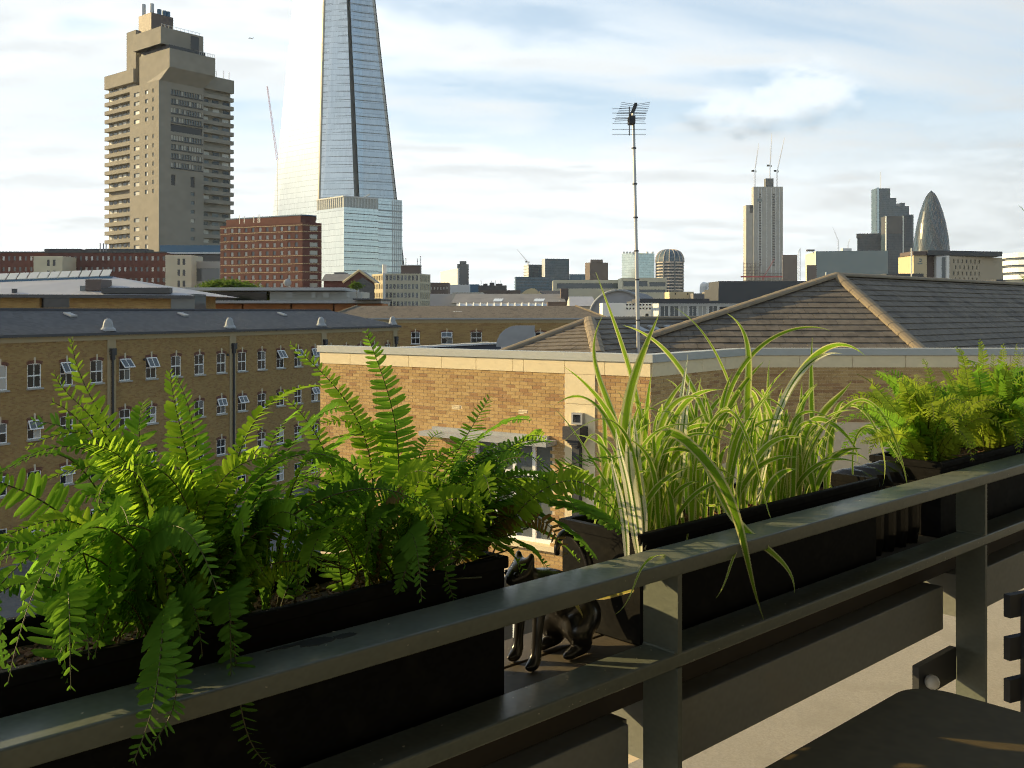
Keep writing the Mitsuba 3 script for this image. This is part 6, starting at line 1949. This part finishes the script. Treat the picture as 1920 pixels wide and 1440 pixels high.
gr = thing('striped_grass', 'clump of long green strap leaves with cream edges filling the middle planter', 'plant')
SB, SW, SL = 'mat_striped_leaf_bright', 'mat_striped_leaf_white', 'mat_striped_leaf'
CAM = V3(-.45, -.88, .12)
leaves = [
    ([(1195, 1010, .12), (1182, 900, .13), (1172, 810, .13), (1192, 700, .14), (1236, 588, .15)], .021, SB),
    ([(1190, 1010, .13), (1178, 900, .14), (1158, 810, .14), (1120, 745, .15), (1058, 688, .16)], .015, SL),
    ([(1190, 1010, .14), (1172, 880, .15), (1150, 780, .16), (1118, 690, .17), (1131, 590, .18)], .013, SB),
    ([(1188, 1010, .12), (1178, 900, .12), (1160, 830, .12), (1110, 752, .12), (1045, 756, .12)], .016, SL),
    ([(1208, 1005, .15), (1212, 880, .17), (1190, 730, .19), (1150, 600, .2), (1117, 510, .21)], .011, SB),
    ([(1170, 1010, .15), (1150, 930, .15), (1110, 860, .16), (1070, 800, .17), (1030, 758, .18)], .007, SL),
    ([(1196, 1040, .02), (1184, 960, .05), (1172, 890, .08), (1160, 840, .1), (1155, 800, .11)], .016, SW),
    ([(1200, 1040, .02), (1192, 960, .06), (1180, 880, .09), (1178, 820, .1), (1180, 790, .11)], .019, SW),
    ([(1206, 1030, .03), (1204, 950, .07), (1196, 880, .1), (1192, 820, .12), (1186, 780, .13)], .017, SW),
    ([(1176, 1072, .0), (1172, 990, .04), (1160, 920, .07), (1148, 870, .09), (1146, 850, .1)], .013, SW),
    ([(1218, 990, .11), (1226, 900, .1), (1250, 812, .08), (1310, 850, .0), (1380, 970, -.09), (1432, 1162, -.13)], .022, SL),
    ([(1262, 960, .10), (1262, 860, .1), (1290, 838, .06), (1370, 960, -.02), (1440, 1030, -.10), (1490, 1112, -.12)], .018, SB),
    ([(1400, 950, .15), (1398, 850, .16), (1372, 730, .17), (1330, 640, .18), (1266, 577, .19)], .014, SB),
    ([(1350, 950, .14), (1345, 860, .15), (1310, 750, .16), (1260, 670, .17), (1168, 610, .18)], .013, SB),
    ([(1408, 945, .13), (1404, 850, .14), (1402, 740, .15), (1402, 650, .15), (1364, 588, .16)], .018, SB),
    ([(1320, 950, .13), (1340, 850, .13), (1370, 730, .14), (1440, 640, .15), (1556, 620, .17)], .012, SL),
    ([(1520, 930, .14), (1524, 850, .14), (1522, 770, .14), (1521, 700, .14), (1523, 632, .15)], .014, SL),
    ([(1410, 940, .12), (1430, 850, .12), (1480, 730, .12), (1545, 655, .13), (1622, 667, .14)], .019, SL),
    ([(1420, 940, .10), (1440, 850, .10), (1470, 750, .11), (1520, 680, .12), (1580, 664, .13)], .015, SW),
    ([(1500, 930, .15), (1512, 850, .16), (1540, 780, .17), (1570, 745, .18), (1597, 714, .19)], .020, SB),
    ([(1480, 930, .11), (1500, 850, .1), (1530, 786, .09), (1570, 800, .06), (1606, 868, .04)], .018, SL),
    ([(1230, 980, .13), (1240, 860, .12), (1290, 750, .11), (1340, 730, .1), (1392, 744, .1)], .015, SL),
    ([(1262, 975, .14), (1268, 880, .14), (1272, 800, .15), (1280, 730, .15), (1290, 664, .15)], .012, SW),
    ([(1276, 970, .12), (1278, 880, .12), (1282, 800, .12), (1288, 750, .12), (1294, 708, .12)], .016, SW),
    ([(1330, 950, .15), (1335, 860, .15), (1360, 780, .15), (1395, 720, .15), (1432, 678, .15)], .016, SL),
    ([(1440, 940, .14), (1440, 860, .14), (1442, 780, .14), (1440, 720, .14), (1443, 676, .14)], .012, SB),
    ([(1480, 930, .15), (1490, 860, .15), (1500, 800, .15), (1502, 750, .15), (1504, 716, .15)], .017, SB),
    ([(1350, 945, .08), (1330, 800, .06), (1360, 770, .05), (1420, 880, .0), (1448, 975, -.01)], .008, SB),
    ([(1560, 915, .14), (1570, 780, .12), (1620, 750, .1), (1680, 830, .06), (1704, 940, .02)], .008, SL),
    ([(1550, 915, .14), (1560, 790, .13), (1600, 760, .12), (1640, 800, .1), (1655, 910, .06)], .009, SB),
    ([(1600, 905, .12), (1630, 800, .11), (1660, 820, .1), (1690, 870, .08), (1703, 893, .06)], .007, SL),
    ([(1370, 1010, .02), (1385, 1030, -.06), (1372, 1055, -.11), (1360, 1090, -.115), (1342, 1122, -.115)], .008, SB),
    ([(1290, 1000, .03), (1250, 1040, -.05), (1196, 1080, -.11), (1180, 1120, -.12), (1154, 1152, -.12)], .006, SB),
    ([(1240, 880, .13), (1252, 840, .13), (1300, 800, .13), (1345, 800, .13), (1390, 822, .13)], .011, SL),
    ([(1460, 930, .1), (1500, 840, .1), (1540, 790, .1), (1580, 770, .1), (1650, 790, .1)], .006, SL),
]
rng = np.random.default_rng(77)
for pts, w, tone in leaves:
    P_ = [on(*p) for p in pts]
    blade(gr, P_, w * 1.15, rng, CAM + rng.normal(0, .12, 3), tone)
for i in range(190):
    a = rng.uniform(.44, 1.38) if i > 26 else rng.uniform(.43, .62)
    o = rng.uniform(.06, .23)
    b = N(a, o, -.515)
    hgt = rng.uniform(.12, .36) * (1.0 if a < 1.2 else .8)
    lean = (AU * rng.normal(.03, .055) + AO * rng.normal(0, .05)) * rng.uniform(.5, 1.4)
    lean = lean * min(1, .085 / (np.linalg.norm(lean) + 1e-9))
    over = rng.uniform(0, 1) ** 2
    pts = [b, b + lean * .25 + UP * hgt * .45, b + lean * .9 + UP * hgt * .85, b + lean * (1.7 + over) + UP * hgt * (1.05 - .45 * over)]
    blade(gr, pts, rng.uniform(.010, .021), rng)
for pts in ([(1188, 1108, -.03), (1160, 1112, -.035), (1120, 1120, -.04), (1098, 1122, -.04), (1086, 1128, -.04)], [(1088, 1122, -.04), (1082, 1130, -.04), (1086, 1142, -.04), (1092, 1158, -.04)]):
    blade(gr, [on(*p) for p in pts], .011, rng, CAM, 'mat_dry_leaf')
